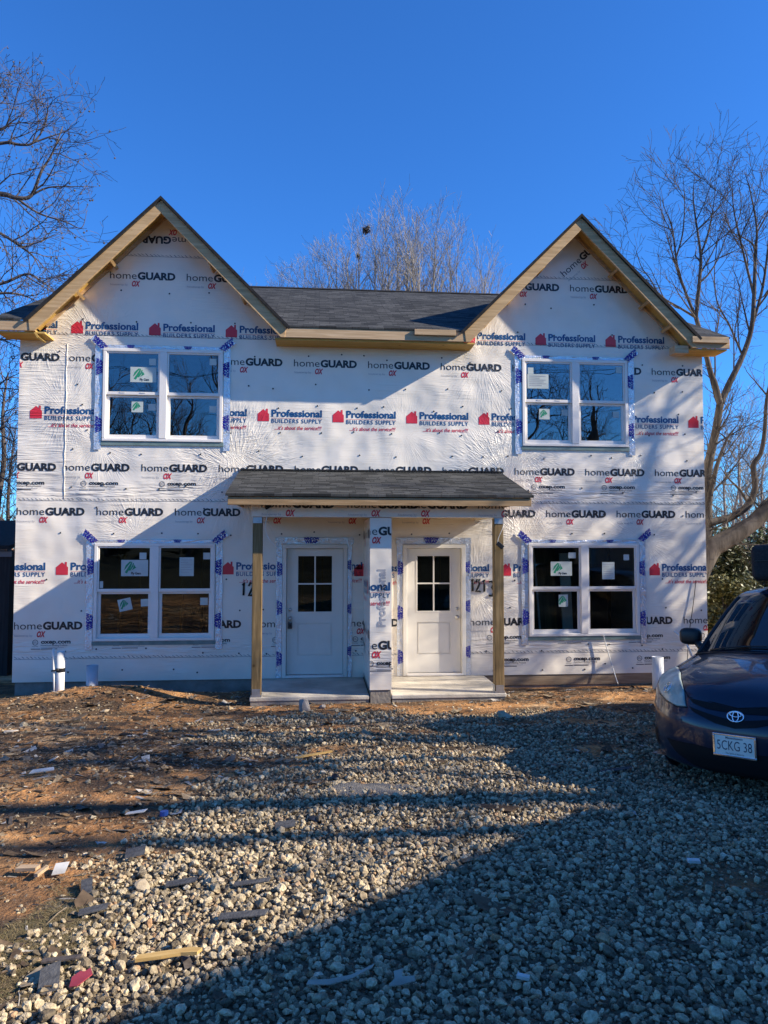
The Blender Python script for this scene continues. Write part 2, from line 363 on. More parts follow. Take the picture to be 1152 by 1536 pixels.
def logo_pro():
    ic = ([(0, -.08), (.185, -.08), (.185, .04), (.0925, .12), (0, .04), (.135, .082), (.135, .125), (.165, .125), (.165, .056)], [(0, 1, 2, 8, 5, 3, 4), (5, 8, 7, 6)])
    return [('p_red', ic), ('p_blue', shift(text2d('Professional', .113, .032, width=.82), .225, 0)), ('p_red', rect2d(.225, 1.045, -.030, -.026)),
            ('p_blue', shift(text2d('BUILDERS SUPPLY', .066, .014, width=.82, space=1.15), .225, -.105)), ('p_red', shift(text2d("...it's about the service!!!", .062, .012, .25, width=.76), .28, -.215))]
def clip2d(g, rect=None, holes=(), halfplanes=()):
    v, f = g; xs = [p[0] for p in v]; zs = [p[1] for p in v]
    bb = (min(xs), max(xs), min(zs), max(zs))
    cuts = []; H = [h for h in holes if h[0] < bb[1] and h[1] > bb[0] and h[2] < bb[3] and h[3] > bb[2]]
    if rect:
        if bb[1] < rect[0] or bb[0] > rect[1] or bb[3] < rect[2] or bb[2] > rect[3]: return None
        if bb[0] < rect[0]: cuts.append(((rect[0], 0), (1, 0)))
        if bb[1] > rect[1]: cuts.append(((rect[1], 0), (1, 0)))
        if bb[2] < rect[2]: cuts.append(((0, rect[2]), (0, 1)))
        if bb[3] > rect[3]: cuts.append(((0, rect[3]), (0, 1)))
    for h in H: cuts += [((h[0], 0), (1, 0)), ((h[1], 0), (1, 0)), ((0, h[2]), (0, 1)), ((0, h[3]), (0, 1))]
    for (p, nn) in halfplanes: cuts.append((p, nn))
    if not cuts: return g
    bm = bmesh.new(); vs = [bm.verts.new((p[0], p[1], 0)) for p in v]
    for q in f:
        try: bm.faces.new([vs[i] for i in q])
        except ValueError: pass
    for (p, nn) in cuts:
        bmesh.ops.bisect_plane(bm, geom=bm.verts[:]+bm.edges[:]+bm.faces[:], plane_co=(p[0], p[1], 0), plane_no=(nn[0], nn[1], 0), dist=1e-6)
    kill = []
    for q in bm.faces:
        c = q.calc_center_median(); bad = False
        if rect and not (rect[0] <= c.x <= rect[1] and rect[2] <= c.y <= rect[3]): bad = True
        if any(h[0] < c.x < h[1] and h[2] < c.y < h[3] for h in H): bad = True
        if any((c.x-p[0])*nn[0]+(c.y-p[1])*nn[1] > 0 for (p, nn) in halfplanes): bad = True
        if bad: kill.append(q)
    bmesh.ops.delete(bm, geom=kill, context='FACES')
    bm.verts.index_update(); out = ([(p.co.x, p.co.y) for p in bm.verts], [tuple(p.index for p in q.verts) for q in bm.faces]); bm.free()
    return out if out[1] else None
class Print:
    def __init__(s): s.items = []; s.mb = {}
    def put(s, logo, x, z, plane, rect=None, holes=(), hp=(), rot=0, k=1.0):
        it = {}
        for m, g in logo:
            c, sn = math.cos(rot), math.sin(rot)
            g2 = ([(x+k*(p[0]*c-p[1]*sn), z+k*(p[0]*sn+p[1]*c)) for p in g[0]], g[1])
            g2 = clip2d(g2, rect, holes, hp)
            if g2: it.setdefault(m, MB()).add([plane(*p) for p in g2[0]], g2[1])
        if it: s.items.append(it)
    def build(s, name, parent):
        out = []
        for it in s.items+([s.mb] if s.mb else []):
            al = MB(); mi = []; ms = []
            for m, mb in it.items():
                ms.append(MT[m]); al.add(mb.v, mb.f); mi += [len(ms)-1]*len(mb.f)
            o = al.build(name, ms[0], parent)
            for q in ms[1:]: o.data.materials.append(q)
            o.data.polygons.foreach_set('material_index', mi); out.append(o)
        return out
front = lambda x, z: (x, -.003, z)

# ------------------------------------------------------------------ ground
GRAVEL = [(-1.7,-13.2),(-1.45,-9.2),(-1.22,-8.6),(-1.12,-8.2),(-1.27,-7.75),(-1.15,-7.1),(-1.1,-6.4),(-.85,-5.8),(-.35,-5.2),(-.1,-4.8),(-.75,-4.5),(-1.15,-3.9),(-1.4,-3.2),(-1.35,-2.75),(-.6,-2.5),
          (.72,-2.3),(2.4,-2.55),(3.7,-2.5),(4.4,-2.9),(6.5,-2.6),(9.5,-2.8),(9.5,-13.2)]
def inpoly(x, y, P):
    c = False; j = len(P)-1
    for i in range(len(P)):
        if (P[i][1] > y) != (P[j][1] > y) and x < (P[j][0]-P[i][0])*(y-P[i][1])/(P[j][1]-P[i][1])+P[i][0]: c = not c
        j = i
    return c
def polydist(x, y, P):
    d = 1e9
    for i in range(len(P)):
        ax, ay = P[i]; bx, by = P[(i+1) % len(P)]; vx, vy = bx-ax, by-ay
        t = max(0, min(1, ((x-ax)*vx+(y-ay)*vy)/(vx*vx+vy*vy))); d = min(d, math.hypot(x-ax-t*vx, y-ay-t*vy))
    return d if inpoly(x, y, P) else -d
BARE = [(.0,-4.35,.75,.22),(-.35,-5.0,.4,.22),(.9,-3.7,.7,.16),(4.2,-3.7,.9,.35),(3.0,-4.3,.35,.35),(2.55,-8.1,.45,.4),(.2,-3.25,.6,.12),(-.5,-3.4,.6,.2),(2.0,-3.2,.8,.12),(-.9,-3.05,.5,.16),(1.3,-4.5,.5,.12),(.6,-2.75,.9,.10),(-.2,-5.75,.35,.14),(3.4,-3.1,.8,.2)]
def gravel_amt(x, y):
    d = polydist(x, y, GRAVEL) + .42*noise.noise((x*1.7, y*2.2, 9.1)) + .22*noise.noise((x*5, y*6, 3.3))
    a = max(0, min(1, .5+d/.35))
    for (cx, cy, sx, sy) in BARE:
        a -= .95*math.exp(-((x-cx)/sx)**2-((y-cy)/sy)**2)*(1+.8*noise.noise((x*3, y*3, 1)))
    return max(0, min(1, a))
def axis(lo, hi, step, far, grow=1.35):
    a = list(np.arange(lo, hi+1e-6, step)); s = step
    while a[-1] < far: s *= grow; a.append(a[-1]+s)
    s = step; b = []
    x = lo
    while x > -far: s *= grow; x -= s; b.append(x)
    return b[::-1]+a
gx = axis(-6.5, 8.5, .07, 900); gy = axis(-10.5, .6, .07, 900)
me = bpy.data.meshes.new('ground'); nx, ny = len(gx), len(gy)
V = [(x, y, gz(x, y)) for y in gy for x in gx]
F = [(j*nx+i, j*nx+i+1, (j+1)*nx+i+1, (j+1)*nx+i) for j in range(ny-1) for i in range(nx-1)]
me.from_pydata(V, [], F); me.polygons.foreach_set('use_smooth', [True]*len(F))
ga = me.attributes.new('gravel', 'FLOAT', 'POINT')
ga.data.foreach_set('value', [gravel_amt(x, y) if (-7 < x < 10 and -14 < y < 0) else 0.0 for (x, y, z) in V])
ground = bpy.data.objects.new('ground', me); col.objects.link(ground); tag(ground, kind='structure')
def ground_mat():
    m, n, l, b = newmat('dirt'); b.inputs['Roughness'].default_value = .95; b.inputs['Specular IOR Level'].default_value = .1
    g = n.new('ShaderNodeNewGeometry')
    def tex(sc, d=6, st=(1,1,1)):
        mp = n.new('ShaderNodeMapping'); mp.inputs['Scale'].default_value = st; l.new(g.outputs['Position'], mp.inputs[0])
        t = n.new('ShaderNodeTexNoise'); t.inputs['Scale'].default_value = sc; t.inputs['Detail'].default_value = d; t.inputs['Roughness'].default_value = .62; l.new(mp.outputs[0], t.inputs['Vector']); return t
    def mix(f, a, c, bt='MIX'):
        q = n.new('ShaderNodeMix'); q.data_type = 'RGBA'; q.blend_type = bt
        for i, v in ((0, f), (6, a), (7, c)):
            if isinstance(v, (int, float)): q.inputs[i].default_value = v
            elif isinstance(v, tuple): q.inputs[i].default_value = (*v, 1)
            else: l.new(v, q.inputs[i])
        return q.outputs[2]
    t1 = tex(.9, 5); r1 = ramp(n, [(.30, (.16, .10, .058)), (.44, (.38, .19, .08)), (.56, (.55, .29, .12)), (.70, (.64, .48, .29))]); l.new(t1.outputs[0], r1.inputs[0])
    t2 = tex(7, 8); r2 = ramp(n, [(.32, (.50, .47, .44)), (.52, (1, 1, 1)), (.72, (1.35, 1.3, 1.2))]); l.new(t2.outputs[0], r2.inputs[0])
    c = mix(1.0, r1.outputs[0], r2.outputs[0], 'MULTIPLY')
    # dark organic litter patches
    t3 = tex(1.1, 8, (.8, 1.5, 1)); r3 = ramp(n, [(.47, (0, 0, 0)), (.58, (.92, .92, .92))]); l.new(t3.outputs[0], r3.inputs[0])
    c = mix(r3.outputs[0], c, (.105, .072, .047))
    t5 = tex(38, 4); r5 = ramp(n, [(.60, (0, 0, 0)), (.68, (1, 1, 1))]); l.new(t5.outputs[0], r5.inputs[0])
    c = mix(r5.outputs[0], c, (.36, .30, .22))
    at_ = n.new('ShaderNodeAttribute'); at_.attribute_name = 'gravel'
    t4 = tex(22, 6); r4 = ramp(n, [(.35, (.11, .086, .058)), (.65, (.27, .215, .14))]); l.new(t4.outputs[0], r4.inputs[0])
    c = mix(at_.outputs['Fac'], c, r4.outputs[0])
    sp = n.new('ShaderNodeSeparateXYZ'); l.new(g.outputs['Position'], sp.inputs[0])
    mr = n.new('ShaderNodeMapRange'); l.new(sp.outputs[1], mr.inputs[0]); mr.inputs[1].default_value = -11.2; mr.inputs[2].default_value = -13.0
    c = mix(mr.outputs[0], c, (.055, .055, .035))  # dark street and grass tone behind the camera, also standing in for shade
    l.new(c, b.inputs['Base Color'])
    a1 = n.new('ShaderNodeMath'); a1.operation = 'MULTIPLY_ADD'; l.new(t2.outputs[0], a1.inputs[0]); a1.inputs[1].default_value = 1.0
    a2 = n.new('ShaderNodeMath'); a2.operation = 'MULTIPLY'; l.new(t5.outputs[0], a2.inputs[0]); a2.inputs[1].default_value = .45; l.new(a2.outputs[0], a1.inputs[2])
    bp = n.new('ShaderNodeBump'); bp.inputs['Strength'].default_value = .9; bp.inputs['Distance'].default_value = .09; l.new(a1.outputs[0], bp.inputs['Height']); l.new(bp.outputs[0], b.inputs['Normal'])
    return m
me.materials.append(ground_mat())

# ------------------------------------------------------------------ house
XL, XR = -4.745, 6.592
GXL, GXR, GZ0, GAP = -2.49, 4.305, 5.62, 7.585       # cross-gable centres, rake foot height, apex of the roofing
OV = .45; GH = GAP-GZ0
EXL, EXR = -4.97, 6.84
RIDGE_Y, RIDGE_Z = 4.0, 7.80
SL = (RIDGE_Z-GZ0)/(RIDGE_Y+OV)
house = empty('house', (.92, 0, -.2), 'unfinished two storey duplex in white printed house wrap with twin gables', 'house')
WIN = {'W1': (-3.45, -1.559, 3.80, 5.30), 'W2': (3.404, 5.241, 3.808, 5.291), 'W3': (-3.53, -1.65, .625, 2.171), 'W4': (3.49, 5.393, .628, 2.177)}
DOOR = {'D1': (-.575, .47, .012, 2.15), 'D2': (1.385, 2.42, .012, 2.15)}
HOLES = [w for w in WIN.values()] + [d for d in DOOR.values()]
SH = .02
wl = MB(); hs = [(a+SH, b-SH, c+SH, d-SH) for (a, b, c, d) in WIN.values()] + [(a+SH, b-SH, c, d-SH) for (a, b, c, d) in DOOR.values()]
xs = sorted({XL, XR, GXL-1.86, GXL+1.86, GXR-1.86, GXR+1.86} | {h[0] for h in hs} | {h[1] for h in hs}); zs = sorted({0.0, 5.42} | {h[2] for h in hs} | {h[3] for h in hs})
for i in range(len(xs)-1):
    for j in range(len(zs)-1):
        cx, cz = (xs[i]+xs[i+1])/2, (zs[j]+zs[j+1])/2
        if any(h[0] < cx < h[1] and h[2] < cz < h[3] for h in hs): continue
        wl.add([(xs[i], 0, zs[j]), (xs[i+1], 0, zs[j]), (xs[i+1], 0, zs[j+1]), (xs[i], 0, zs[j+1])], [(0, 1, 2, 3)])
for h in hs:                                             # reveals
    a, b, c, d = h
    wl.add([(a,0,c),(a,.14,c),(a,.14,d),(a,0,d)], [(0,1,2,3)]); wl.add([(b,0,c),(b,0,d),(b,.14,d),(b,.14,c)], [(0,1,2,3)])
    wl.add([(a,0,d),(b,0,d),(b,.14,d),(a,.14,d)], [(0,1,2,3)]); wl.add([(a,0,c),(a,.14,c),(b,.14,c),(b,0,c)], [(0,1,2,3)])
for gc in (GXL, GXR):                                    # gable triangles
    wl.add([(gc-1.86, 0, 5.42), (gc+1.86, 0, 5.42), (gc+1.86, 0, 5.655), (gc, 0, 7.515), (gc-1.86, 0, 5.655)], [(0, 1, 2, 3, 4)])
BK = 8.0
for x in (XL, XR):
    wl.add([(x, 0, 0), (x, BK, 0), (x, BK, 5.6), (x, 4.0, 7.6), (x, 0, 5.5)], [(0, 1, 2, 3, 4)])
wl.add([(XL, BK, 0), (XR, BK, 0), (XR, BK, 5.6), (XL, BK, 5.6)], [(0, 1, 2, 3)])
wall = wl.build('wall', MT['wrap'], house)
fd = MB(); fd.box(XL+.03, XR-.03, .035, BK-.04, -.6, -.002); fd.build('foundation', MT['found'], house)
sb = MB(); sb.box(2.74, XR-.02, .012, .033, -.17, -.004); sb.build('base_board', lumber('base_board_wood', (.33, .25, .17), (.24, .17, .11), 'x'), house)
# dark shell inside: rooms behind the glass
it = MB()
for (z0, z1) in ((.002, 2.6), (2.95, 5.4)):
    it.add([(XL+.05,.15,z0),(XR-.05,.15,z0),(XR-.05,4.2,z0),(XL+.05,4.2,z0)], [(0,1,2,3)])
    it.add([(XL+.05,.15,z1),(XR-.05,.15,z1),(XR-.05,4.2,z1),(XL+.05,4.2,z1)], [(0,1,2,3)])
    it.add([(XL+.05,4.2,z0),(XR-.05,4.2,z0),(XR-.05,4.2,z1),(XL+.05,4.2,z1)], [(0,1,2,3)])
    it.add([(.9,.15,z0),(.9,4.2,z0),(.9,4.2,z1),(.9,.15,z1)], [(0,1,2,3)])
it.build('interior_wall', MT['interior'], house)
st = MB()
for k in range(28):
    x = XL+.3+k*.41; st.box(x, x+.04, 3.3, 3.39, .01, 2.59)
st.build('partition_studs', MT['lum_z'], house)

# ---- roof
def roof_uv(p): return (p[0], p[1]*1.12)
def side_uv(gc): return lambda p: (p[1], abs(p[0]-gc)*1.42)
yB = (GAP-GZ0)/SL-OV
rf = MB(); T = Vector((0, 0, -.03))
poly = [(EXL,-OV,GZ0)]
for gc in (GXL, GXR): poly += [(gc-GH, -OV, GZ0), (gc, yB, GAP), (gc+GH, -OV, GZ0)]
poly += [(EXR,-OV,GZ0), (EXR, RIDGE_Y, RIDGE_Z), (EXL, RIDGE_Y, RIDGE_Z)]
rf.prism(poly, T)
rf.prism([(EXL, RIDGE_Y, RIDGE_Z), (EXR, RIDGE_Y, RIDGE_Z), (EXR, 8.45, GZ0), (EXL, 8.45, GZ0)], T)
roof = rf.build('roof', MT['shingle'], house, uv=roof_uv)
rc = MB(); rc.prism([(EXL, RIDGE_Y-.13, RIDGE_Z-.045), (EXL, RIDGE_Y, RIDGE_Z+.022), (EXL, RIDGE_Y+.13, RIDGE_Z-.045)], (EXR-EXL, 0, 0)); rc.build('ridge_cap', MT['shingle_edge'], roof)
for gc in (GXL, GXR):
    g = MB()
    for s in (-1, 1):
        g.prism([(gc, -OV-.02, GAP+.012), (gc, yB-.02, GAP+.012), (gc+s*(GH+.04), -OV-.02, GZ0-.028)], (0, 0, -.035))
    gr = g.build('gable_roof', MT['shingle'], house, uv=side_uv(gc))
    e = MB()
    for s in (-1, 1):                                    # dark shingle edge over the rake board
        e.prism([(gc, -OV-.035, GAP+.03), (gc+s*(GH+.07), -OV-.035, GZ0-.04), (gc+s*(GH+.07)-s*.03, -OV-.035, GZ0-.075), (gc, -OV-.035, GAP-.022)], (0, .012, 0))
    e.build('shingle_edge', MT['shingle_edge'], gr)
    for s in (-1, 1):
        rb = MB(); W_ = .205
        rb.prism([(gc, -OV, GAP-.026), (gc+s*GH, -OV, GZ0-.03), (gc+s*(GH-.02), -OV, GZ0-.03-.165), (gc+s*(GH-.085), -OV, GZ0-.03-.165), (gc, -OV, GAP-.026-W_)], (0, .04, 0))
        rb.build('rake_board', MT['rake'], gr, bevel=.004)
        # inner rafter and lookout blocks under the overhang
        rr_ = MB(); rr_.prism([(gc, -.045, GAP-.05), (gc+s*(GH-.09), -.045, GZ0+.03), (gc+s*(GH-.14), -.045, GZ0+.0), (gc, -.045, GAP-.13)], (0, .042, 0)); rr_.build('inner_rafter', MT['lum_x'], gr)
        for k, t in enumerate((.33, .60, .80) if gc == GXR else (.40, .66)):
            lb = MB(); x = gc+s*GH*t; z = GAP-GH*t-.155
            a = Vector((s, 0, -1)).normalized(); u = Vector((s, 0, 1)).normalized() if s > 0 else Vector((-1, 0, 1)).normalized()
            lb.obox((x-s*.0, -.225, z-.03), Vector((s*.7071, 0, -.7071)), Vector((0, 1, 0)), Vector((s*.7071, 0, .7071)), .022, .18, .05)
            lb.build('lookout_block', MT['lum_y'], gr)
        sd = MB(); sd.prism([(gc, -OV+.04, GAP-.045), (gc+s*(GH-.02), -OV+.04, GZ0-.055), (gc+s*(GH-.02), -.002, GZ0-.055), (gc, -.002, GAP-.045)], (0, 0, -.012)); sd.build('roof_deck', MT['soffit'], gr)
# ---- eaves
def eave(x0, x1, front_x0=None, front_x1=None):
    f = MB(); f.box(x0, x1, -OV+.01, -OV+.05, GZ0-.19, GZ0-.034); f.build('fascia_board', MT['lum_x'], roof, bevel=.004)
    s = MB(); s.box(x0+(.03 if x0 < EXL+.1 else -.13), x1-(.03 if x1 > EXR-.1 else -.13), -OV+.052, -.002, GZ0-.218, GZ0-.192); s.build('soffit', MT['soffit'], roof)
eave(GXL+GH-.045, GXR-GH+.045); eave(EXL, GXL-GH+.10); eave(GXR+GH-.10, EXR)
b = MB(); b.box(1.52, 2.19, -OV-.032, -OV+.008, GZ0-.105, GZ0-.015); b.build('scab_board', MT['lum_x'], roof, bevel=.003)
b = MB(); b.box(6.17, 6.80, -OV-.034, -OV+.008, GZ0-.11, GZ0-.01); b.build('scab_board', MT['lum_x'], roof, bevel=.003)
b = MB(); b.obox((-4.36, -.25, GZ0-.22), Vector((.5, 0, -.86)), Vector((0, 1, 0)), Vector((.86, 0, .5)), .075, .15, .015); b.build('return_block', MT['soffit'], roof)
b = MB(); b.obox((6.02, -.30, GZ0-.21), Vector((1, 0, 0)), Vector((0, 1, 0)), Vector((0, 0, 1)), .12, .10, .065); b.build('return_block', MT['lum_x'], roof)
for x0, x1 in ((EXL, EXL+.04), (EXR-.04, EXR)):
    q = MB(); q.prism([(x0, -OV+.05, GZ0-.035), (x0, RIDGE_Y, RIDGE_Z-.035), (x0, RIDGE_Y, RIDGE_Z-.19), (x0, -OV+.05, GZ0-.185)], (x1-x0, 0, 0)); q.build('side_rake_board', MT['lum_y'], roof)

# ---- printing on the wrap
pr = Print(); A_, B_, C_ = logo_guard(), logo_guard(True), logo_pro()
TOPR = (XL, XR, 2.86, 5.42); LOWR = (XL, XR, .0, 2.85)
holes = [(a-.02, b+.02, c-.02, d+.02) for (a, b, c, d) in HOLES]
def gab(gc): return [((gc, 7.47), (.7071, .7071)), ((gc, 7.47), (-.7071, .7071))]
GR = (-9, 9, 5.43, 9)
for x in (-3.374, -2.16): pr.put(A_, x, 6.445, front, GR, hp=gab(GXL))
for x in (3.035, 4.259): pr.put(A_, x, 6.475, front, GR, hp=gab(GXR))
pr.put(A_, -1.98, 7.16, front, GR, hp=gab(GXL), rot=PI)
pr.put(A_, 4.16, 6.72, front, GR, hp=gab(GXR), rot=R(42))
for x in (-3.961, -2.745, -1.525): pr.put(C_[:4], x, 5.61, front, (-9, 9, 5.43, 9), hp=gab(GXL))
pr.put(C_[:4], -4.40-.82, 5.61, front, (-9, 9, 5.43, 9), hp=gab(GXL))
for x in (2.425, 3.645, 4.869): pr.put(C_[:4], x, 5.612, front, (-9, 9, 5.43, 9), hp=gab(GXR))
SEAMX = -4.02
pr.put(A_, -5.166, 5.08, front, (XL, SEAMX, 2.86, 5.42), holes)
for i in range(9): pr.put(A_, -4.074+1.2195*i, 5.08-.002*i, front, (SEAMX, XR, 2.86, 5.42), holes)
pr.put(C_, -4.568, 4.23, front, TOPR, holes)
for i in range(8): pr.put(C_, -2.217+1.2195*i, 4.24, front, TOPR, holes)
pr.put(B_, -5.183, 3.32, front, (XL, SEAMX, 2.86, 5.42), holes)
for i in range(9): pr.put(B_, -4.048+1.2195*i, 3.322, front, (SEAMX, XR, 2.86, 5.42), holes)
for i in range(10): pr.put(A_, -4.733+1.2195*i, 2.614, front, LOWR, holes)
for x in (-5.324, -4.118, -1.542, -.33, .58, 1.777, 3.01, 4.35, 5.582): pr.put(C_, x, 1.75 if x < 0 else 1.715, front, LOWR, holes)
for x in (-4.732, -3.5, -2.264, -1.015, .28, 1.28, 2.497, 3.72, 4.939, 6.17): pr.put(B_, x, .82, front, LOWR, holes)
for x in (2.62, 3.84, 5.06): pr.put([q for q in B_[4:]], x, .45, front, (XL, XR, .01, .36), holes)
def seam(x0, x1, z, plane=front, rect=None, hp=()):
    v = []; f = []; x = x0; rr = random.Random(int(z*100)+7)
    while x < x1:
        w = .045+rr.random()*.02; h = .016+.012*rr.random(); n = len(v); dz = rr.uniform(-.006, .006)
        v += [(x, z+h+dz), (x+.012, z+h+dz), (x+w, z-h*.3+dz), (x+w-.012, z-h*.3+dz)]; f.append((n, n+1, n+2, n+3)); x += .055+rr.random()*.02
    v += [(x0, z-.012), (x1, z-.012), (x1, z-.017), (x0, z-.017)]; n = len(v); f.append((n-4, n-3, n-2, n-1))
    pr.put([('p_grey', (v, f))], 0, 0, plane, rect, holes, hp)
seam(XL+.02, XR-.02, 2.856); seam(XL+.02, XR-.02, .37); seam(-3.4, -1.55, 6.84, hp=gab(GXL)); seam(3.4, 5.2, 6.70, hp=gab(GXR))
seam(-4.25, -.8, 5.52, hp=gab(GXL)); seam(2.5, 6.0, 5.54, hp=gab(GXR))
rr = random.Random(5); capn = MB()
def capnail(x, z, y=-.004):
    capn.lathe([(.0001, -.006), (.010, -.006), (.0135, -.003), (.0135, .0)], (x, y, z), 10, 'y')
for zrow in (.12, .45, 1.05, 1.60, 2.30, 2.70, 3.05, 3.62, 4.0, 4.42, 4.75, 5.25, 5.75, 6.2):
    x = XL+.12
    while x < XR-.1:
        x += rr.uniform(.35, .95); z = zrow+rr.uniform(-.06, .06)
        if x > XR-.05 or any(h[0]-.03 < x < h[1]+.03 and h[2]-.03 < z < h[3]+.03 for h in HOLES): continue
        if z > 5.4 and min(abs(x-GXL), abs(x-GXR)) > 7.2-z: continue
        capnail(x, z)
pr.build('printed_logo', wall)
co_ = capn.build('cap_nail', MT['p_black'], wall, kind='stuff')
# lapped edge of the second sheet, a thin raised strip of wrap
lp = MB(); lp.tube([(SEAMX+.005*math.sin(k*1.9)+.004*math.sin(k*.7), -.002, 2.87+k*.08) for k in range(32)], [.004+.004*abs(math.sin(k*2.3)) for k in range(32)], 5); lp.build('lap_fold', MT['wrap'], wall, smooth=True)
# sprayed numbers
def stroke(mb, pts, r=.018): mb.tube([(x, -.006, z) for (x, z) in pts], [r]*len(pts), 6)
def spray(mb, ch, x, z, s):
    G = {'1': [[(.0, .8), (.12, 1.0), (.10, .5), (.09, 0)]], '2': [[(.0, .75), (.12, 1.0), (.3, .95), (.3, .65), (.12, .25), (.0, .02), (.2, .05), (.4, .0)]],
         '3': [[(.0, 1.0), (.2, 1.05), (.34, .85), (.22, .6), (.36, .35), (.25, .02), (.0, .05)]]}[ch]
    for p in G: stroke(mb, [(x+a*s, z+b*s) for a, b in p])
n1 = MB(); spray(n1, '1', -1.215, 1.335, .20); spray(n1, '2', -1.115, 1.325, .21)
n1.build('painted_number', MT['black'], wall, smooth=True)
n2 = MB(); spray(n2, '1', 2.525, 1.385, .20); spray(n2, '2', 2.60, 1.375, .20); spray(n2, '1', 2.72, 1.375, .20); spray(n2, '3', 2.815, 1.30, .235)
n2.build('painted_number', MT['black'], wall, smooth=True)

# ---- windows
def ring(mb, x0, x1, z0, z1, l, r, b, t, y0, y1):
    mb.box(x0, x1, y0, y1, z1-t, z1); mb.box(x0, x1, y0, y1, z0, z0+b); mb.box(x0, x0+l, y0, y1, z0+b, z1-t); mb.box(x1-r, x1, y0, y1, z0+b, z1-t)
def tape_strip(parent, x0, x1, z0, z1, vert=True, seed=0, print_up=True, angle=0, foil='foil'):
    cx, cz = (x0+x1)/2, (z0+z1)/2; hx, hz = (x1-x0)/2, (z1-z0)/2; rr = random.Random(seed)
    v = []; f = []; nseg = 14; ca, sa = math.cos(angle), math.sin(angle)
    L = hz if vert else hx; Wd = hx if vert else hz
    for k in range(nseg+1):
        t = -L+2*L*k/nseg
        for s in (-1, 0, 1):
            w = s*Wd*(1+rr.uniform(-.10, .06)); y = -.010-rr.uniform(0, .008)-(.012 if abs(angle) > .2 else 0)
            a, b_ = (w, t) if vert else (t, w)
            v.append((cx+a*ca-b_*sa, y, cz+a*sa+b_*ca))
    for k in range(nseg):
        for s in range(2): i = k*3+s; f.append((i, i+1, i+4, i+3))
    mb = MB(); mb.add(v, f); o = mb.build('flashing_tape', MT[foil], parent)
    o.modifiers.new('thick', 'SOLIDIFY').thickness = .002
    P = Print(); pl = lambda x, z: (x, -.022-(.010 if abs(angle) > .2 else 0), z)
    w1 = [('tape_blue', text2d('WINDOW', .048, .055, width=.27)), ('tape_blue', shift(text2d('WRAP', .048, .055, width=.22), .02, -.055))]
    n = max(1, int(2*L/.70))
    for k in range(n):
        t = -L+2*L*(k+.5)/n+rr.uniform(-.06, .06); kk = min(1.0, Wd/.055)
        if vert: ox, oz, rot = (.012*kk, t-.13, PI/2) if print_up else (-.012*kk, t+.13, -PI/2)
        else: ox, oz, rot = t-.13, .012*kk, 0
        P.put(w1, cx+ox*ca-oz*sa, cz+ox*sa+oz*ca, pl, rot=rot+angle, k=kk)
    P.build('tape_print', o)
    return o
def sticker_leaf(P, pl, cx, cz, s, full=True, rot=0):
    def X(pts): return [(cx+(a*math.cos(rot)-b*math.sin(rot))*s, cz+(a*math.sin(rot)+b*math.cos(rot))*s) for a, b in pts]
    def band(pts): P.mb.setdefault('sticker_green', MB()).add([pl(*p) for p in X(pts)], [tuple(range(len(pts)))])
    band([(-.48,-.15),(-.36,.18),(-.12,.42),(.02,.42),(-.14,.25),(-.34,-.02)])
    band([(-.42,-.28),(-.28,-.36),(.0,.12),(.06,.42),(-.02,.36),(-.28,-.06)])
    band([(.08,.30),(.16,.34),(.12,.10),(-.08,-.20),(-.16,-.14),(.04,.14)]); band([(.17,.22),(.30,.02),(-.02,-.18),(.10,-.02)])
    if full: 
        g = text2d('Ply Gem', .16, .03, width=.62)
        P.mb.setdefault('p_black', MB()).add([pl(*p) for p in X([(a-.02, b-.42) for a, b in g[0]])], g[1])
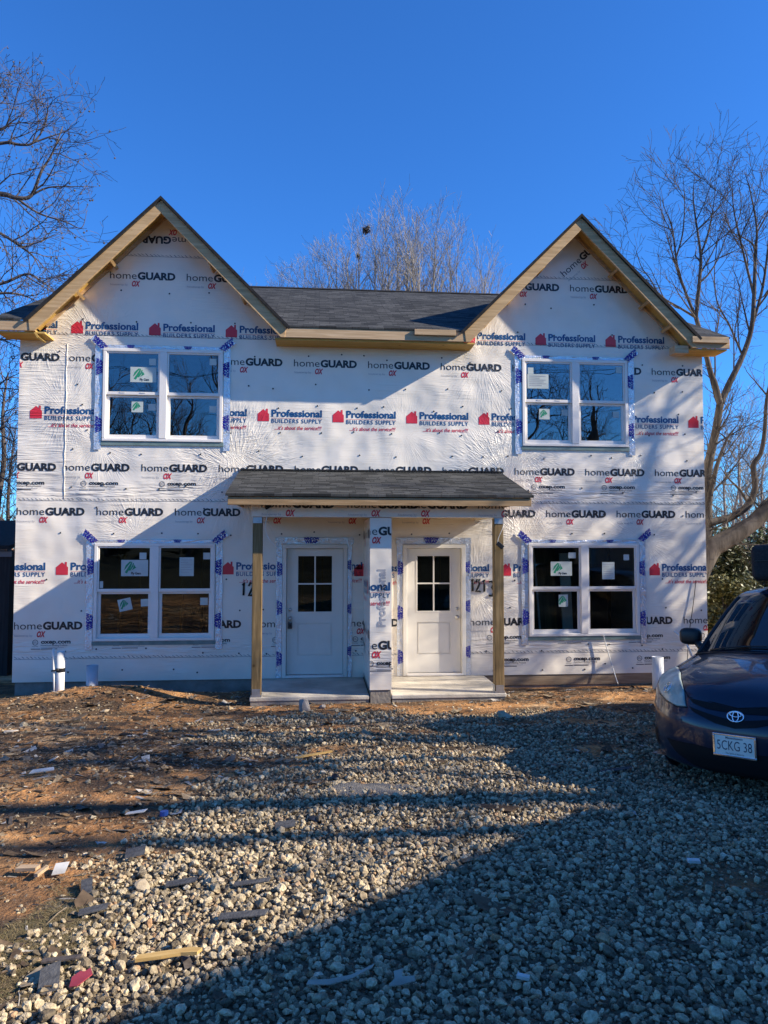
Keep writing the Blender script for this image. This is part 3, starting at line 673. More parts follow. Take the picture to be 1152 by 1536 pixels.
def window(key, stickers, tapes, label):
    x0, x1, z0, z1 = WIN[key]; w = x1-x0; xm = (x0+x1)/2
    fr = MB(); yo, yi = -.032, .07
    fr.box(x0, x1, yo, yi, z1-.05, z1); fr.box(x0, x1, yo, yi, z0, z0+.045)
    fr.box(x0, x0+.05, yo, yi, z0+.045, z1-.05); fr.box(x1-.05, x1, yo, yi, z0+.045, z1-.05); fr.box(xm-.06, xm+.06, yo-.004, yi, z0+.045, z1-.05)
    f = fr.build('window', MT['vinyl'], house, bevel=.006); f['label'] = label
    fl = MB(); fl.box(x0-.02, x1+.02, -.018, -.0045, z0-.065, z0-.002); fl.build('sill_flange', MT['flange'], f)
    zm = (z0+z1)/2
    for (a, b) in ((x0+.05, xm-.06), (xm+.06, x1-.05)):
        s = MB(); ring(s, a, b, zm+.0, z1-.05, .026, .026, .05, .026, -.016, .02); us = s.build('upper_sash', MT['vinyl'], f, bevel=.004)
        s = MB(); ring(s, a, b, z0+.045, zm, .048, .048, .065, .035, .022, .055); ls = s.build('lower_sash', MT['vinyl'], f, bevel=.004)
        s = MB(); s.box(a+.02, b-.02, .000, .004, zm+.045, z1-.072); s.build('pane', MT['glass' if z0 > 2 else 'glass_low'], f)
        s = MB(); s.box(a+.04, b-.04, .036, .040, z0+.10, zm-.03); s.build('pane', MT['glass' if z0 > 2 else 'glass_low'], f)
        s = MB(); s.box((a+b)/2-.2, (a+b)/2-.12, -.022, -.0165, zm+.03, zm+.046); s.box((a+b)/2+.12, (a+b)/2+.2, -.022, -.0165, zm+.03, zm+.046); s.build('sash_lock', MT['vinyl'], f)
    for (kind, px, py, wpx, hpx, rot, dep) in stickers:
        y = -.003 if dep == 'u' else .033
        p = at(px, py, y); sx, sz = wpx*.0107, hpx*.0107
        q = MB(); q.obox((p.x, y, p.z), Vector((math.cos(rot), 0, math.sin(rot))), Vector((0, 1, 0)), Vector((-math.sin(rot), 0, math.cos(rot))), sx/2, .0008, sz/2)
        so_ = q.build('window_sticker', MT['sticker'], f)
        if kind in 'GL':
            P = Print(); pl = lambda a, c, yy=y: (a, yy-.0022, c)
            sticker_leaf(P, pl, p.x-(sx*.12 if kind == 'G' else 0), p.z+.0, sz*.95, kind == 'G', rot); P.build('sticker_print', f)
        elif kind == 'T':
            P = Print(); pl = lambda a, c, yy=y: (a, yy-.0022, c)
            for kk, (ww) in enumerate((.8, .5, .8, .7, .8, .6)):
                P.put([('p_lite', rect2d(-sx*.42, -sx*.42+sx*ww, -.006, .004))], p.x, p.z+sz*(.36-.13*kk), pl)
            P.build('sticker_print', f)
    for i, tp in enumerate(tapes):
        tape_strip(f, *tp[:4], vert=tp[4], seed=hash(key) % 7+i if False else (sum(map(ord, key))+i), print_up=tp[5], angle=tp[6] if len(tp) > 6 else 0)
    return f
def tapes_for(key, top=.13, bot=-.14):
    x0, x1, z0, z1 = WIN[key]
    return [(x0-.125, x0-.012, z0+bot, z1+.07, True, True), (x1+.012, x1+.12, z0+bot, z1+.07, True, False),
            (x0+.03, x1-.03, z1+.004, z1+.055, False, True), (x0-.20, x0+.05, z1+.03, z1+.14, False, True, R(-42)), (x1-.04, x1+.20, z1+.03, z1+.14, False, True, R(42))]
window('W1', [('G', 215, 562, 38, 23, 0, 'u'), ('p', 229, 543, 10, 10, 0, 'u'), ('p', 319.5, 543, 10, 10, 0, 'u'), ('L', 206, 610, 17, 17, 0, 'l'), ('p', 228, 611, 11, 10, 0, 'l'), ('p', 319, 614, 10, 10, 0, 'l')], tapes_for('W1'), 'upper window of the left gable')
window('W2', [('T', 807, 572, 34, 23, 0, 'u'), ('p', 796, 556, 9, 10, 0, 'u'), ('p', 928, 555, 9, 10, 0, 'u'), ('L', 816.5, 621, 17, 17, 0, 'l'), ('p', 847, 619, 10, 10, 0, 'l'), ('p', 924, 622, 10, 10, 0, 'l')], tapes_for('W2'), 'upper window of the right gable')
window('W3', [('G', 202, 852, 39, 24, 0, 'u'), ('p', 214.5, 834, 10, 10, 0, 'u'), ('p', 310, 834, 10, 10, 0, 'u'), ('T', 280, 850, 21, 28, 0, 'u'), ('L', 187.5, 907, 19, 18, .22, 'l'), ('p', 217, 904, 11, 11, .05, 'l'), ('p', 306, 902, 11, 11, 0, 'l'), ('p', 152, 877, 5, 10, 0, 'u')], tapes_for('W3'), 'ground floor window on the left')
window('W4', [('G', 842, 853, 34, 22, 0, 'u'), ('p', 939.5, 836, 9, 9, 0, 'u'), ('T', 912.5, 856, 20, 27, 0, 'u'), ('L', 845, 901, 15, 19, 0, 'l'), ('p', 858, 833, 12, 9, 0, 'u')], tapes_for('W4'), 'ground floor window on the right')

# ---- doors
def door(key, hinge_right, label):
    x0, x1, z0, z1 = DOOR[key]
    f = MB(); ja = .062
    f.box(x0, x1, -.035, .11, z1-ja, z1); f.box(x0, x0+ja, -.035, .11, z0, z1-ja); f.box(x1-ja, x1, -.035, .11, z0, z1-ja)
    d = f.build('door', MT['door'], house, bevel=.006); d['label'] = label
    th = MB(); th.box(x0+ja, x1-ja, -.05, .105, z0, z0+.032); th.build('threshold', MT['vinyl'], d, bevel=.006)
    a, b, c, e = x0+ja+.006, x1-ja-.006, z0+.04, z1-ja-.006; w = b-a; h = e-c
    ga, gb, gc_, gd = a+w*.185, b-w*.185, c+h*.49, e-h*.053
    s = MB(); ys, ye = .065, .105
    s.box(a, b, ys, ye, gd, e); s.box(a, ga, ys, ye, gc_, gd); s.box(gb, b, ys, ye, gc_, gd)
    pa, pb, pc, pd = ga+.005, gb-.005, c+h*.145, c+h*.405
    s.box(a, b, ys, ye, pd, gc_); s.box(a, b, ys, ye, c, pc); s.box(a, pa, ys, ye, pc, pd); s.box(pb, b, ys, ye, pc, pd)
    s.box(pa, pb, ys+.016, ye, pc, pd); s.box(pa+.022, pb-.022, ys+.004, ys+.014, pc+.022, pd-.022)
    sl_ = s.build('door_slab', MT['door'], d)
    g = MB(); g.box(ga, gb, ys+.012, ys+.016, gc_, gd); g.build('pane', MT['door_glass'], d)
    m = MB(); t = .012; ring(m, ga-.014, gb+.014, gc_-.014, gd+.014, .026, .026, .026, .026, ys-.006, ys+.010)
    xm, zm = (ga+gb)/2, (gc_+gd)/2; m.box(xm-t, xm+t, ys-.004, ys+.010, gc_+.012, gd-.012)
    m.box(ga+.012, xm-t, ys-.004, ys+.010, zm-t, zm+t); m.box(xm+t, gb-.012, ys-.004, ys+.010, zm-t, zm+t); m.build('muntin_grid', MT['door'], d, bevel=.003)
    hx = a+.055 if hinge_right else b-.055; hz = c+.90
    k = MB(); k.lathe([(.0001, ys-.075), (.022, ys-.07), (.030, ys-.055), (.024, ys-.035), (.012, ys-.03), (.012, ys-.012), (.032, ys-.010), (.034, ys)], (hx, 0, hz), 18, 'y'); k.build('knob', MT['metal'], d, smooth=True)
    k = MB(); k.lathe([(.0001, ys-.022), (.020, ys-.022), (.028, ys-.012), (.031, ys)], (hx, 0, hz+.14), 18, 'y'); k.build('deadbolt', MT['metal'], d, smooth=True)
    for tp in ((x0-.105, x0-.008, z0-.0, z1+.02, True, True), (x1+.006, x1+.075 if key == 'D1' else x1+.09, z0, z1+.02, True, False), (x0-.12, x1+.10, z1+.012, z1+.115, False, True)):
        tape_strip(d, *tp[:4], vert=tp[4], seed=sum(map(ord, key))+int(tp[0]*10), print_up=tp[5])
    return d, (hx, ys, hz)
d1, k1 = door('D1', True, 'left front door in the shade'); d2, k2 = door('D2', False, 'right front door, half lit by the sun')

# ---- porch
PD = -1.5
DV = (.735, 1.045)
sl1 = MB(); sl1.box(-.955, DV[0]-.003, PD, -.004, -.055, .006); s1 = sl1.build('porch_slab', MT['concrete'], house, bevel=.012)
sl2 = MB(); sl2.box(DV[1]+.003, 2.715, PD, -.004, -.055, .006); s2 = sl2.build('porch_slab', MT['concrete'], house, bevel=.012)
q = MB(); q.box(-.94, DV[0]-.01, PD+.012, -.006, -.42, -.056); q.build('slab_base', MT['found'], s1)
q = MB(); q.box(DV[1]+.01, 2.70, PD+.012, -.006, -.42, -.056); q.build('slab_base', MT['found'], s2)
dv = MB(); dv.box(DV[0], DV[1], PD-.02, -.001, .085, 2.53); div = dv.build('divider_wall', MT['wrap'], house)
df = MB(); df.box(DV[0]+.01, DV[1]-.01, PD-.005, -.002, -.45, .082); df.build('divider_footing', MT['found'], house)
pd_ = Print(); dfront = lambda x, z: (x, PD-.0235, z); dleft = lambda x, z: (DV[0]-.0035, x, z); RD = (DV[0]+.004, DV[1]-.004, .1, 2.5)
pd_.put(A_, .42, 2.285, dfront, RD); pd_.put(C_, -.02, 1.495, dfront, RD); pd_.put(B_, .42, .66, dfront, RD)
pd_.put([(m if m == 'p_lite' else 'p_lite', g) for m, g in C_[1:2]], .955, .75, dfront, RD, rot=PI/2)
RL = (PD+.01, -.03, .1, 2.5)
for x in (-2.1, -.88): pd_.put(A_, x, 2.25, dleft, RL); pd_.put(C_, x-.3, 1.50, dleft, RL); pd_.put(B_, x, .78, dleft, RL)
pd_.build('printed_logo', div)
def post(x0, x1):
    p = MB(); p.box(x0, x1, PD+.012, PD+.15, .035, 2.535); o = p.build('porch_post', MT['lum_z'], house, bevel=.006)
    q = MB(); q.box(x0-.006, x1+.006, PD+.006, PD+.156, .0075, .034); q.box(x0+.01, x1-.01, PD+.0075, PD+.0105, .034, .12); q.box(x0-.004, x0-.0015, PD+.02, PD+.14, .034, .12); q.build('post_base', MT['galv'], o)
    c = MB(); c.box(x0+.005, x1-.005, PD+.006, PD+.010, 2.45, 2.533); c.build('post_cap', MT['galv'], o)
post(-.93, -.795); post(2.553, 2.69)
bm_ = MB(); bm_.box(-.945, 2.705, PD-.005, PD+.13, 2.54, 2.735); beam = bm_.build('porch_beam', MT['wrap'], house, bevel=.004)
pb = Print(); bfront = lambda x, z: (x, PD-.0085, z); RB = (-.94, 2.70, 2.545, 2.73)
for x in (-2.03, -.81, .41, 1.13, 2.31): pb.put(A_, x, 2.672, bfront, RB)
pb.build('printed_logo', beam)
for x0 in (-.94, 2.575):
    s = MB(); s.box(x0, x0+.125, PD+.132, -.004, 2.545, 2.735); s.build('side_beam', MT['wrap'], house)
cl = MB(); cl.box(-.945, 2.70, PD+.135, -.004, 2.737, 2.75); cl.build('porch_ceiling', MT['soffit'], house)
# mono-pitch porch roof
PF = -1.80; PX0, PX1 = -1.245, 3.02
pz = lambda y: 2.85+(3.345-2.85)*(y-PF)/(-PF)
pr_ = MB(); pr_.prism([(PX0-.03, PF-.02, pz(PF)-.004), (PX1+.03, PF-.02, pz(PF)-.004), (PX1+.03, -.006, pz(0)), (PX0-.03, -.006, pz(0))], (0, 0, -.034))
proof = pr_.build('porch_roof', MT['shingle'], house, uv=lambda p: (p[0], p[1]*1.06))
f = MB(); f.box(PX0, PX1, PF, PF+.04, 2.69, 2.80); f.build('fascia_board', lumber('shade_toned_fascia_wood', (.42, .28, .15), (.31, .20, .10), 'x'), proof, bevel=.004)  # fascia wood darkened in colour to stand in for tree shade
f = MB(); f.box(PX0, PX1, PF+.042, PD-.008, 2.735, 2.75); f.build('soffit', MT['soffit'], proof)
for x0 in (PX0, PX1-.04):
    f = MB(); f.prism([(x0, PF+.042, 2.752), (x0, PF+.042, pz(PF+.04)-.045), (x0, -.006, pz(0)-.045), (x0, -.006, 2.752)], (.04, 0, 0)); f.build('gable_board', MT['lum_y'], proof)
f = MB(); f.box(PX0-.02, PX1+.02, -.035, -.006, pz(0)+.004, pz(0)+.03); f.build('flashing_strip', MT['shingle_edge'], proof)

# ------------------------------------------------------------------ small things at the house
lk = empty('key_lockbox', (k1[0]-.03, k1[1]-.06, k1[2]-.2), 'dark key lockbox hanging from the knob of the left front door', 'lockbox')
q = MB(); cx, cy, cz = k1[0], k1[1]-.06, k1[2]-.10
q.box(cx-.035, cx+.035, cy-.02, cy+.02, cz-.06, cz+.04); q.build('lockbox_body', MT['dark_metal'], lk, bevel=.012)
q = MB(); q.tube([(cx-.026, cy, cz+.035), (cx-.026, cy, cz+.09), (cx-.012, cy, cz+.115), (cx+.012, cy, cz+.115), (cx+.026, cy, cz+.09), (cx+.026, cy, cz+.035)], .007, 8); q.build('shackle', MT['metal'], lk, smooth=True)
q = MB(); q.box(cx-.018, cx+.018, cy-.024, cy-.0205, cz-.035, cz+.015); q.build('dial_cover', MT['black'], lk)
def loose_cable(name, pts, r, m, label, cat='cable'):
    P = [Vector(p) for p in pts]; S = []
    for i in range(len(P)-1):
        p0, p1, p2, p3 = P[max(i-1, 0)], P[i], P[i+1], P[min(i+2, len(P)-1)]
        for k in range(6):
            t = k/6; S.append(.5*((2*p1)+(p2-p0)*t+(2*p0-5*p1+4*p2-p3)*t*t+(3*p1-p0-3*p2+p3)*t**3))
    S.append(P[-1]); mb = MB(); mb.tube(S, r, 7); o = mb.build(name, m, None, smooth=True, base=P[0]); tag(o, label, cat); return o
loose_cable('hanging_wire', [at(402, 758, -1.52), at(401, 772, -1.54), at(398, 790, -1.54), at(402, 806, -1.54), at(412, 818, -1.50), at(420, 826, -1.3)], .005, MT['pvc'], 'thin white wire dangling from the left end of the porch beam', 'wire')
o = MB(); p = at(402, 760, -1.53); o.obox(p, Vector((.86, 0, .5)), Vector((0, 1, 0)), Vector((-.5, 0, .86)), .045, .022, .026); tag(o.build('wire_connector', MT['black'], None, base=p, bevel=.006), 'black electrical connector tucked under the left end of the porch fascia', 'connector')
loose_cable('hanging_wire', [at(757, 776, -1.52), at(754, 792, -1.54), at(748, 806, -1.54), at(746, 816, -1.54)], .005, MT['pvc'], 'thin white wire hanging beside the right porch post', 'wire')
o = MB(); p = at(750, 818, -1.54); o.obox(p, Vector((.75, 0, -.66)), Vector((0, 1, 0)), Vector((.66, 0, .75)), .055, .025, .032); tag(o.build('wire_connector', MT['black'], None, base=p, bevel=.006), 'black electrical connector hanging from a white wire on the right porch post', 'connector')
loose_cable('hanging_cable', [at(905, 952, -.06), at(909, 968, -.06), at(915, 988, -.07), at(921, 1008, -.10), at(927, 1026, -.2)], .008, MT['pvc'], 'thin white cable drooping from under the right ground floor window', 'cable')
loose_cable('conduit_stub', [at(1011, 947, -.05), at(1017, 952, -.10), at(1025, 961, -.16), at(1032, 971, -.20), at(1038, 985, -.2)], .018, MT['pvc'], 'curved white conduit poking out of the wall behind the parked car', 'conduit')
loose_cable('service_cable', [at(1044, 870, -.02), at(1040, 905, -.03), at(1035, 940, -.04), at(1032, 972, -.05), at(1030, 1008, -.06)], .006, MT['black'], 'thin dark cable running down the wall near its right corner', 'cable')
def pipe(name, px, ptop, pbot, Y, r, m, label):
    a, b = at(px, ptop, Y), at(px, pbot, Y); z0 = min(b.z, gz(a.x, Y))-.25
    e = empty(name, (a.x, Y, gz(a.x, Y)), label, 'pipe'); q = MB()
    q.lathe([(r*.9, a.z-.12), (r*.9, a.z-.004), (r, a.z), (r, z0)], (a.x, Y, 0), 24); q.build('pipe_tube', m, e, smooth=False)
    for pl in e.children[0].data.polygons: pl.use_smooth = abs(pl.normal.z) < .5
    return e, a
e1, pa = pipe('plastic_pipe', 91.5, 977, 1043, -.75, .058, MT['pvc'], 'white plastic standpipe with black tape and a thin conduit strapped to it')
q = MB(); q.lathe([(.0595, pa.z-.30), (.062, pa.z-.295), (.062, pa.z-.245), (.0595, pa.z-.24)], (pa.x, -.75, 0), 24); q.build('tape_band', MT['black'], e1)
q = MB(); q.tube([(pa.x-.10, -.77, pa.z+.04), (pa.x-.098, -.77, pa.z-.1), (pa.x-.085, -.79, pa.z-.27), (pa.x-.075, -.78, pa.z-.5), (pa.x-.06, -.77, pa.z-.75)], .016, 10); q.build('conduit', MT['pvc'], e1, smooth=True)
q = MB(); q.tube([(pa.x-.11, -.81, pa.z-.275), (pa.x-.06, -.82, pa.z-.265), (pa.x, -.815, pa.z-.26)], .012, 6); q.build('tape_wrap', MT['black'], e1, smooth=True)
pipe('plastic_pipe', 138.5, 998, 1035, -.5, .085, MT['pvc_grey'], 'short pale grey plastic pipe stub standing right of the taped standpipe')
pipe('plastic_pipe', 986.5, 985, 1028, -.5, .09, MT['pvc'], 'thick white plastic pipe stub in front of the wall beside the parked car')

# ------------------------------------------------------------------ stones and debris
def rock_mesh(seed, sx=1, sy=.85, sz=.65, n=22):
    rr = random.Random(seed); bm = bmesh.new()
    for _ in range(n):
        v = Vector((rr.gauss(0, 1), rr.gauss(0, 1), rr.gauss(0, 1))).normalized()*rr.uniform(.82, 1.0)
        bm.verts.new((v.x*sx, v.y*sy, v.z*sz))
    bmesh.ops.convex_hull(bm, input=bm.verts[:]); 
    bmesh.ops.delete(bm, geom=[v for v in bm.verts if not v.link_faces], context='VERTS')
    bmesh.ops.bevel(bm, geom=bm.edges[:], offset=.09, segments=1, affect='EDGES', clamp_overlap=True)
    me = bpy.data.meshes.new('stone'); bm.to_mesh(me); bm.free(); return me
def stone_mat(name, stops, bump=.35):
    m, n, l, b = newmat(name); b.inputs['Roughness'].default_value = .9; b.inputs['Specular IOR Level'].default_value = .2
    oi = n.new('ShaderNodeObjectInfo'); r = ramp(n, stops); l.new(oi.outputs['Random'], r.inputs[0])
    tc = n.new('ShaderNodeTexCoord'); t = n.new('ShaderNodeTexNoise'); t.inputs['Scale'].default_value = 2.2; t.inputs['Detail'].default_value = 6; l.new(tc.outputs['Object'], t.inputs['Vector'])
    r2 = ramp(n, [(.3, (.62, .60, .58)), (.7, (1.25, 1.24, 1.2))]); l.new(t.outputs[0], r2.inputs[0])
    mx = n.new('ShaderNodeMix'); mx.data_type = 'RGBA'; mx.blend_type = 'MULTIPLY'; mx.inputs[0].default_value = 1; l.new(r.outputs[0], mx.inputs[6]); l.new(r2.outputs[0], mx.inputs[7]); l.new(mx.outputs[2], b.inputs['Base Color'])
    bp = n.new('ShaderNodeBump'); bp.inputs['Strength'].default_value = bump; bp.inputs['Distance'].default_value = .1; l.new(t.outputs[0], bp.inputs['Height']); l.new(bp.outputs[0], b.inputs['Normal'])
    return m
MT['gravel'] = stone_mat('gravel_stone', [(0, (.10,.08,.055)), (.18, (.22,.178,.12)), (.42, (.37,.30,.195)), (.68, (.50,.41,.27)), (.88, (.62,.52,.35)), (.94, (.36,.21,.11)), (1, (.70,.61,.44))])
def instancer(name, pts, scl, rot, vid, meshes, material, label=None):
    me = bpy.data.meshes.new(name); me.from_pydata([tuple(p) for p in pts], [], [])
    for nm, dat in (('scl', scl), ('rot', rot)):
        a = me.attributes.new(nm, 'FLOAT_VECTOR', 'POINT'); a.data.foreach_set('vector', np.asarray(dat, dtype=np.float32).ravel())
    a = me.attributes.new('vid', 'INT', 'POINT'); a.data.foreach_set('value', np.asarray(vid, dtype=np.int32))
    o = bpy.data.objects.new(name, me); col.objects.link(o); o['kind'] = 'stuff'
    c = bpy.data.collections.new(name+' pieces')
    for i, m in enumerate(meshes):
        if not m.materials: m.materials.append(material)
        c.objects.link(bpy.data.objects.new('%s piece %02d' % (name, i), m))
    ng = bpy.data.node_groups.new(name+' scatter', 'GeometryNodeTree')
    ng.interface.new_socket('Geometry', in_out='INPUT', socket_type='NodeSocketGeometry'); ng.interface.new_socket('Geometry', in_out='OUTPUT', socket_type='NodeSocketGeometry')
    N = ng.nodes; L = ng.links; gi = N.new('NodeGroupInput'); go = N.new('NodeGroupOutput')
    ci = N.new('GeometryNodeCollectionInfo'); ci.inputs[0].default_value = c; ci.inputs[1].default_value = True; ci.inputs[2].default_value = True
    ip = N.new('GeometryNodeInstanceOnPoints'); ip.inputs['Pick Instance'].default_value = True
    def att(nm, t):
        q = N.new('GeometryNodeInputNamedAttribute'); q.data_type = t; q.inputs[0].default_value = nm; return [s for s in q.outputs if s.enabled and s.name == 'Attribute'][0]
    L.new(gi.outputs[0], ip.inputs['Points']); L.new(ci.outputs[0], ip.inputs['Instance']); L.new(att('vid', 'INT'), ip.inputs['Instance Index'])
    er = N.new('FunctionNodeEulerToRotation'); L.new(att('rot', 'FLOAT_VECTOR'), er.inputs[0]); L.new(er.outputs[0], ip.inputs['Rotation'])
    L.new(att('scl', 'FLOAT_VECTOR'), ip.inputs['Scale']); L.new(ip.outputs[0], go.inputs[0])
    md = o.modifiers.new('scatter', 'NODES'); md.node_group = ng
    return o
rng = np.random.default_rng(3)
P_, S_, R_, I_ = [], [], [], []
def add_stone(x, y, s, lift=.25):
    P_.append((x, y, gz(x, y)+s*lift)); S_.append(s*rng.uniform(.8, 1.2, 3)); R_.append((rng.normal(0, .5), rng.normal(0, .5), rng.uniform(0, 6.28))); I_.append(rng.integers(0, 12))
y = -11.2
while y < -2.0:
    x = -3.2
    near = y < -6
    step = .0285 if y < -7.3 else (.031 if y < -5.5 else .036)
    while x < min(8.5, 2.2+(y+12)*.75+1.6):
        xx, yy = x+rng.uniform(-.5, .5)*step, y+rng.uniform(-.5, .5)*step
        a = gravel_amt(xx, yy)
        if rng.random() < a**1.3*.97:
            s = float(np.clip(rng.lognormal(math.log(.0162), .34), .007, .034)); add_stone(xx, yy, s, rng.uniform(.15, .95))
        x += step
    y += step
for _ in range(5200):                                   # stray stones on the dirt
    x, y = rng.uniform(-4.5, 4.5), rng.uniform(-10, -.4); add_stone(x, y, float(rng.lognormal(math.log(.011), .45)), .2)
CL = []
for _ in range(5200):
    x, y = rng.uniform(-4.8, 1.5), rng.uniform(-9.6, -.35)
    if rng.random() < gravel_amt(x, y)*.9 or noise.noise((x*1.3, y*1.6, 2.2)) < -.05+rng.normal(0, .2): continue
    q = float(min(rng.lognormal(math.log(.016), .5), .06)); CL.append((x, y, q))
for _ in range(30000):                                  # fines between the stones
    x, y = rng.uniform(-2.2, 5.5), rng.uniform(-10.2, -2.2)
    if rng.random() < gravel_amt(x, y): add_stone(x, y, float(rng.uniform(.005, .010)), rng.uniform(.3, 1.6))
stones = [rock_mesh(100+i, 1, random.Random(i).uniform(.72, .95), random.Random(i+50).uniform(.55, .8), 20) for i in range(12)]
instancer('gravel', P_, S_, R_, I_, stones, MT['gravel'])
MT['clod'] = stone_mat('dirt_clod', [(0, (.12,.08,.05)), (.4, (.26,.165,.085)), (.75, (.40,.25,.13)), (1, (.48,.36,.22))])
instancer('dirt_clods', [(x, y, gz(x, y)+q*.12) for x, y, q in CL], [(q*1.2, q, q*.7) for x, y, q in CL], [(rng.normal(0, .4), rng.normal(0, .4), rng.uniform(0, 6.28)) for _ in CL], [int(rng.integers(0, 6)) for _ in CL], [rock_mesh(300+i, 1, .85, .7, 18) for i in range(6)], MT['clod'])
# wood chips, twigs and scraps
def chip_mesh(seed, kind):
    rr = random.Random(seed); mb = MB()
    if kind == 'chip':
        L, w, h = 1, rr.uniform(.12, .4), .05; mb.add([(-L,-w,0),(L*rr.uniform(.6,1),-w*rr.uniform(.3,1),.02),(L,w*rr.uniform(.3,1),0),(-L*rr.uniform(.6,1),w,.03),(-L,-w,h),(L*.8,-w*.5,h*1.5),(L,w*.6,h),(-L*.8,w,h*1.2)], [(0,3,2,1),(4,5,6,7),(0,1,5,4),(1,2,6,5),(2,3,7,6),(3,0,4,7)])
    elif kind == 'twig':
        pts = [(-1, 0, 0)]
        for k in range(4): pts.append((pts[-1][0]+.5, pts[-1][1]+rr.uniform(-.14, .14), rr.uniform(0, .12)))
        mb.tube(pts, [.03, .03, .025, .02, .012], 4)
    else:                                                # curled dead leaf
        mb.add([(-1,0,.25),(-.4,-.5,.05),(.4,-.45,.1),(1,0,.3),(.4,.5,.12),(-.4,.45,.0),(0,0,0)], [(0,1,6),(1,2,6),(2,3,6),(3,4,6),(4,5,6),(5,0,6)])
    me = bpy.data.meshes.new(kind); me.from_pydata(mb.v, [], mb.f); return me
MT['litter'] = stone_mat('litter', [(0, (.05,.035,.025)), (.35, (.09,.062,.04)), (.6, (.17,.12,.075)), (.78, (.30,.235,.155)), (.92, (.10,.085,.075)), (.97, (.5,.46,.4))], .1)
P_, S_, R_, I_ = [], [], [], []
for _ in range(42000):
    x, y = rng.uniform(-5.5, 5.5), rng.uniform(-10.2, -.3)
    g = gravel_amt(x, y); n_ = noise.noise((x*.9, y*1.3, 5.5))
    if rng.random() > (1-g)*.80*max(.10, .42+1.4*n_)+.03: continue
    k = rng.choice([0, 1, 2, 3, 4, 5, 6, 7, 8], p=[.14, .14, .14, .13, .13, .12, .08, .06, .06]); s = float(rng.lognormal(math.log(.030), .55))
    if k in (3, 4, 5): s *= 1.5
    s = min(s, .16)
    P_.append((x, y, gz(x, y)+.004+.012*g)); S_.append((s, s, s)); R_.append((rng.normal(0, .12), rng.normal(0, .12), rng.uniform(0, 6.28))); I_.append(k)
for _ in range(15000):                                  # thick belt of chips, bark and twigs across the bare soil
    x, y = rng.normal(-1.9, 1.15), rng.normal(-4.9, 1.0)
    if rng.random() > (1-.75*gravel_amt(x, y))*max(.04, .42+1.5*noise.noise((x*1.1, y*1.5, 7.7))): continue
    k = rng.choice([0, 1, 2, 3, 4, 5, 6, 7, 8], p=[.12, .12, .12, .17, .17, .16, .05, .05, .04]); q = float(min(rng.lognormal(math.log(.024), .55), .10))
    P_.append((x, y, gz(x, y)+.006)); S_.append((q, q, q)); R_.append((rng.normal(0, .18), rng.normal(0, .18), rng.uniform(0, 6.28))); I_.append(k)
instancer('debris_litter', P_, S_, R_, I_, [chip_mesh(i, 'chip') for i in range(3)]+[chip_mesh(i, 'twig') for i in range(3, 6)]+[chip_mesh(i, 'leaf') for i in range(6, 9)], MT['litter'])
# dead grass at the lower left, and thin weeds by the walls
def blade_mesh(seed):
    rr = random.Random(seed); mb = MB()
    for _ in range(7):
        x, y = rr.uniform(-.5, .5), rr.uniform(-.5, .5); a = rr.uniform(0, 6.28); L = rr.uniform(.6, 1.2); w = .022
        dx, dy = math.cos(a), math.sin(a); n = len(mb.v)
        mb.add([(x-dy*w, y+dx*w, 0), (x+dy*w, y-dx*w, 0), (x+dx*.35*L+dy*w, y+dy*.35*L-dx*w, .35*L), (x+dx*.35*L-dy*w, y+dy*.35*L+dx*w, .35*L), (x+dx*.95*L, y+dy*.95*L, .35*L)], [(0,1,2,3),(3,2,4)])
    me = bpy.data.meshes.new('blades'); me.from_pydata(mb.v, [], mb.f); return me
MT['straw'] = stone_mat('dead_grass', [(0, (.10,.075,.035)), (.4, (.19,.145,.07)), (.7, (.32,.25,.14)), (1, (.10,.10,.04))], 0)
P_, S_, R_, I_ = [], [], [], []
for _ in range(11000):
    x, y = rng.normal(-1.42, .30), rng.normal(-8.35, .28)
    if x > -1.02+.12*noise.noise((x*4, y*4, 0)) or rng.random() > .55+1.2*noise.noise((x*2.2, y*2.2, 8)): continue
    s = rng.uniform(.025, .06); P_.append((x, y, gz(x, y)-.004)); S_.append((s, s, s*rng.uniform(.35, .9))); R_.append((0, 0, rng.uniform(0, 6.28))); I_.append(rng.integers(0, 4))
instancer('dead_grass', P_, S_, R_, I_, [blade_mesh(i) for i in range(4)], MT['straw'])

def single_rock(px, py, r, seed, m, label, squash=(1,.85,.75)):
    p = on_ground(px, py); me = rock_mesh(seed, r*squash[0], r*squash[1], r*squash[2], 26)
    o = bpy.data.objects.new('rock', me); col.objects.link(o); o.location = p+Vector((0, 0, r*.35)); me.materials.append(m); o.rotation_euler = (.1, .2, seed); tag(o, label, 'rock'); return o
MT['rock_grey'] = mat('rock_grey', (.22, .20, .185), (.36, .33, .30), 9, .9, .2, bump=.5, bscale=30)
MT['rock_tan'] = mat('rock_tan', (.36, .28, .18), (.50, .42, .30), 8, .9, .2, bump=.5, bscale=30)
single_rock(457, 1066, .125, 4, MT['rock_grey'], 'pointed grey rock leaning at the front of the left porch slab', (.75, .7, 1.25))
single_rock(484, 1063, .06, 9, MT['rock_grey'], 'smaller grey stone right of the pointed rock at the left porch slab')
single_rock(757, 1077, .10, 6, MT['rock_tan'], 'tan rock at the gravel edge in front of the right porch post', (1.3, .8, .6))
single_rock(503, 1169, .05, 11, MT['black'], 'small black lump on the bare patch in the gravel')
single_rock(471, 1232, .05, 12, MT['dark_metal'], 'dark charcoal lump among the stones left of centre', (1.2, .8, .6))
single_rock(889, 1157, .06, 14, MT['rock_tan'], 'light brown stone just left of the parked car')
single_rock(212, 1335, .055, 15, MT['rock_tan'], 'brownish stone at the left edge of the gravel')
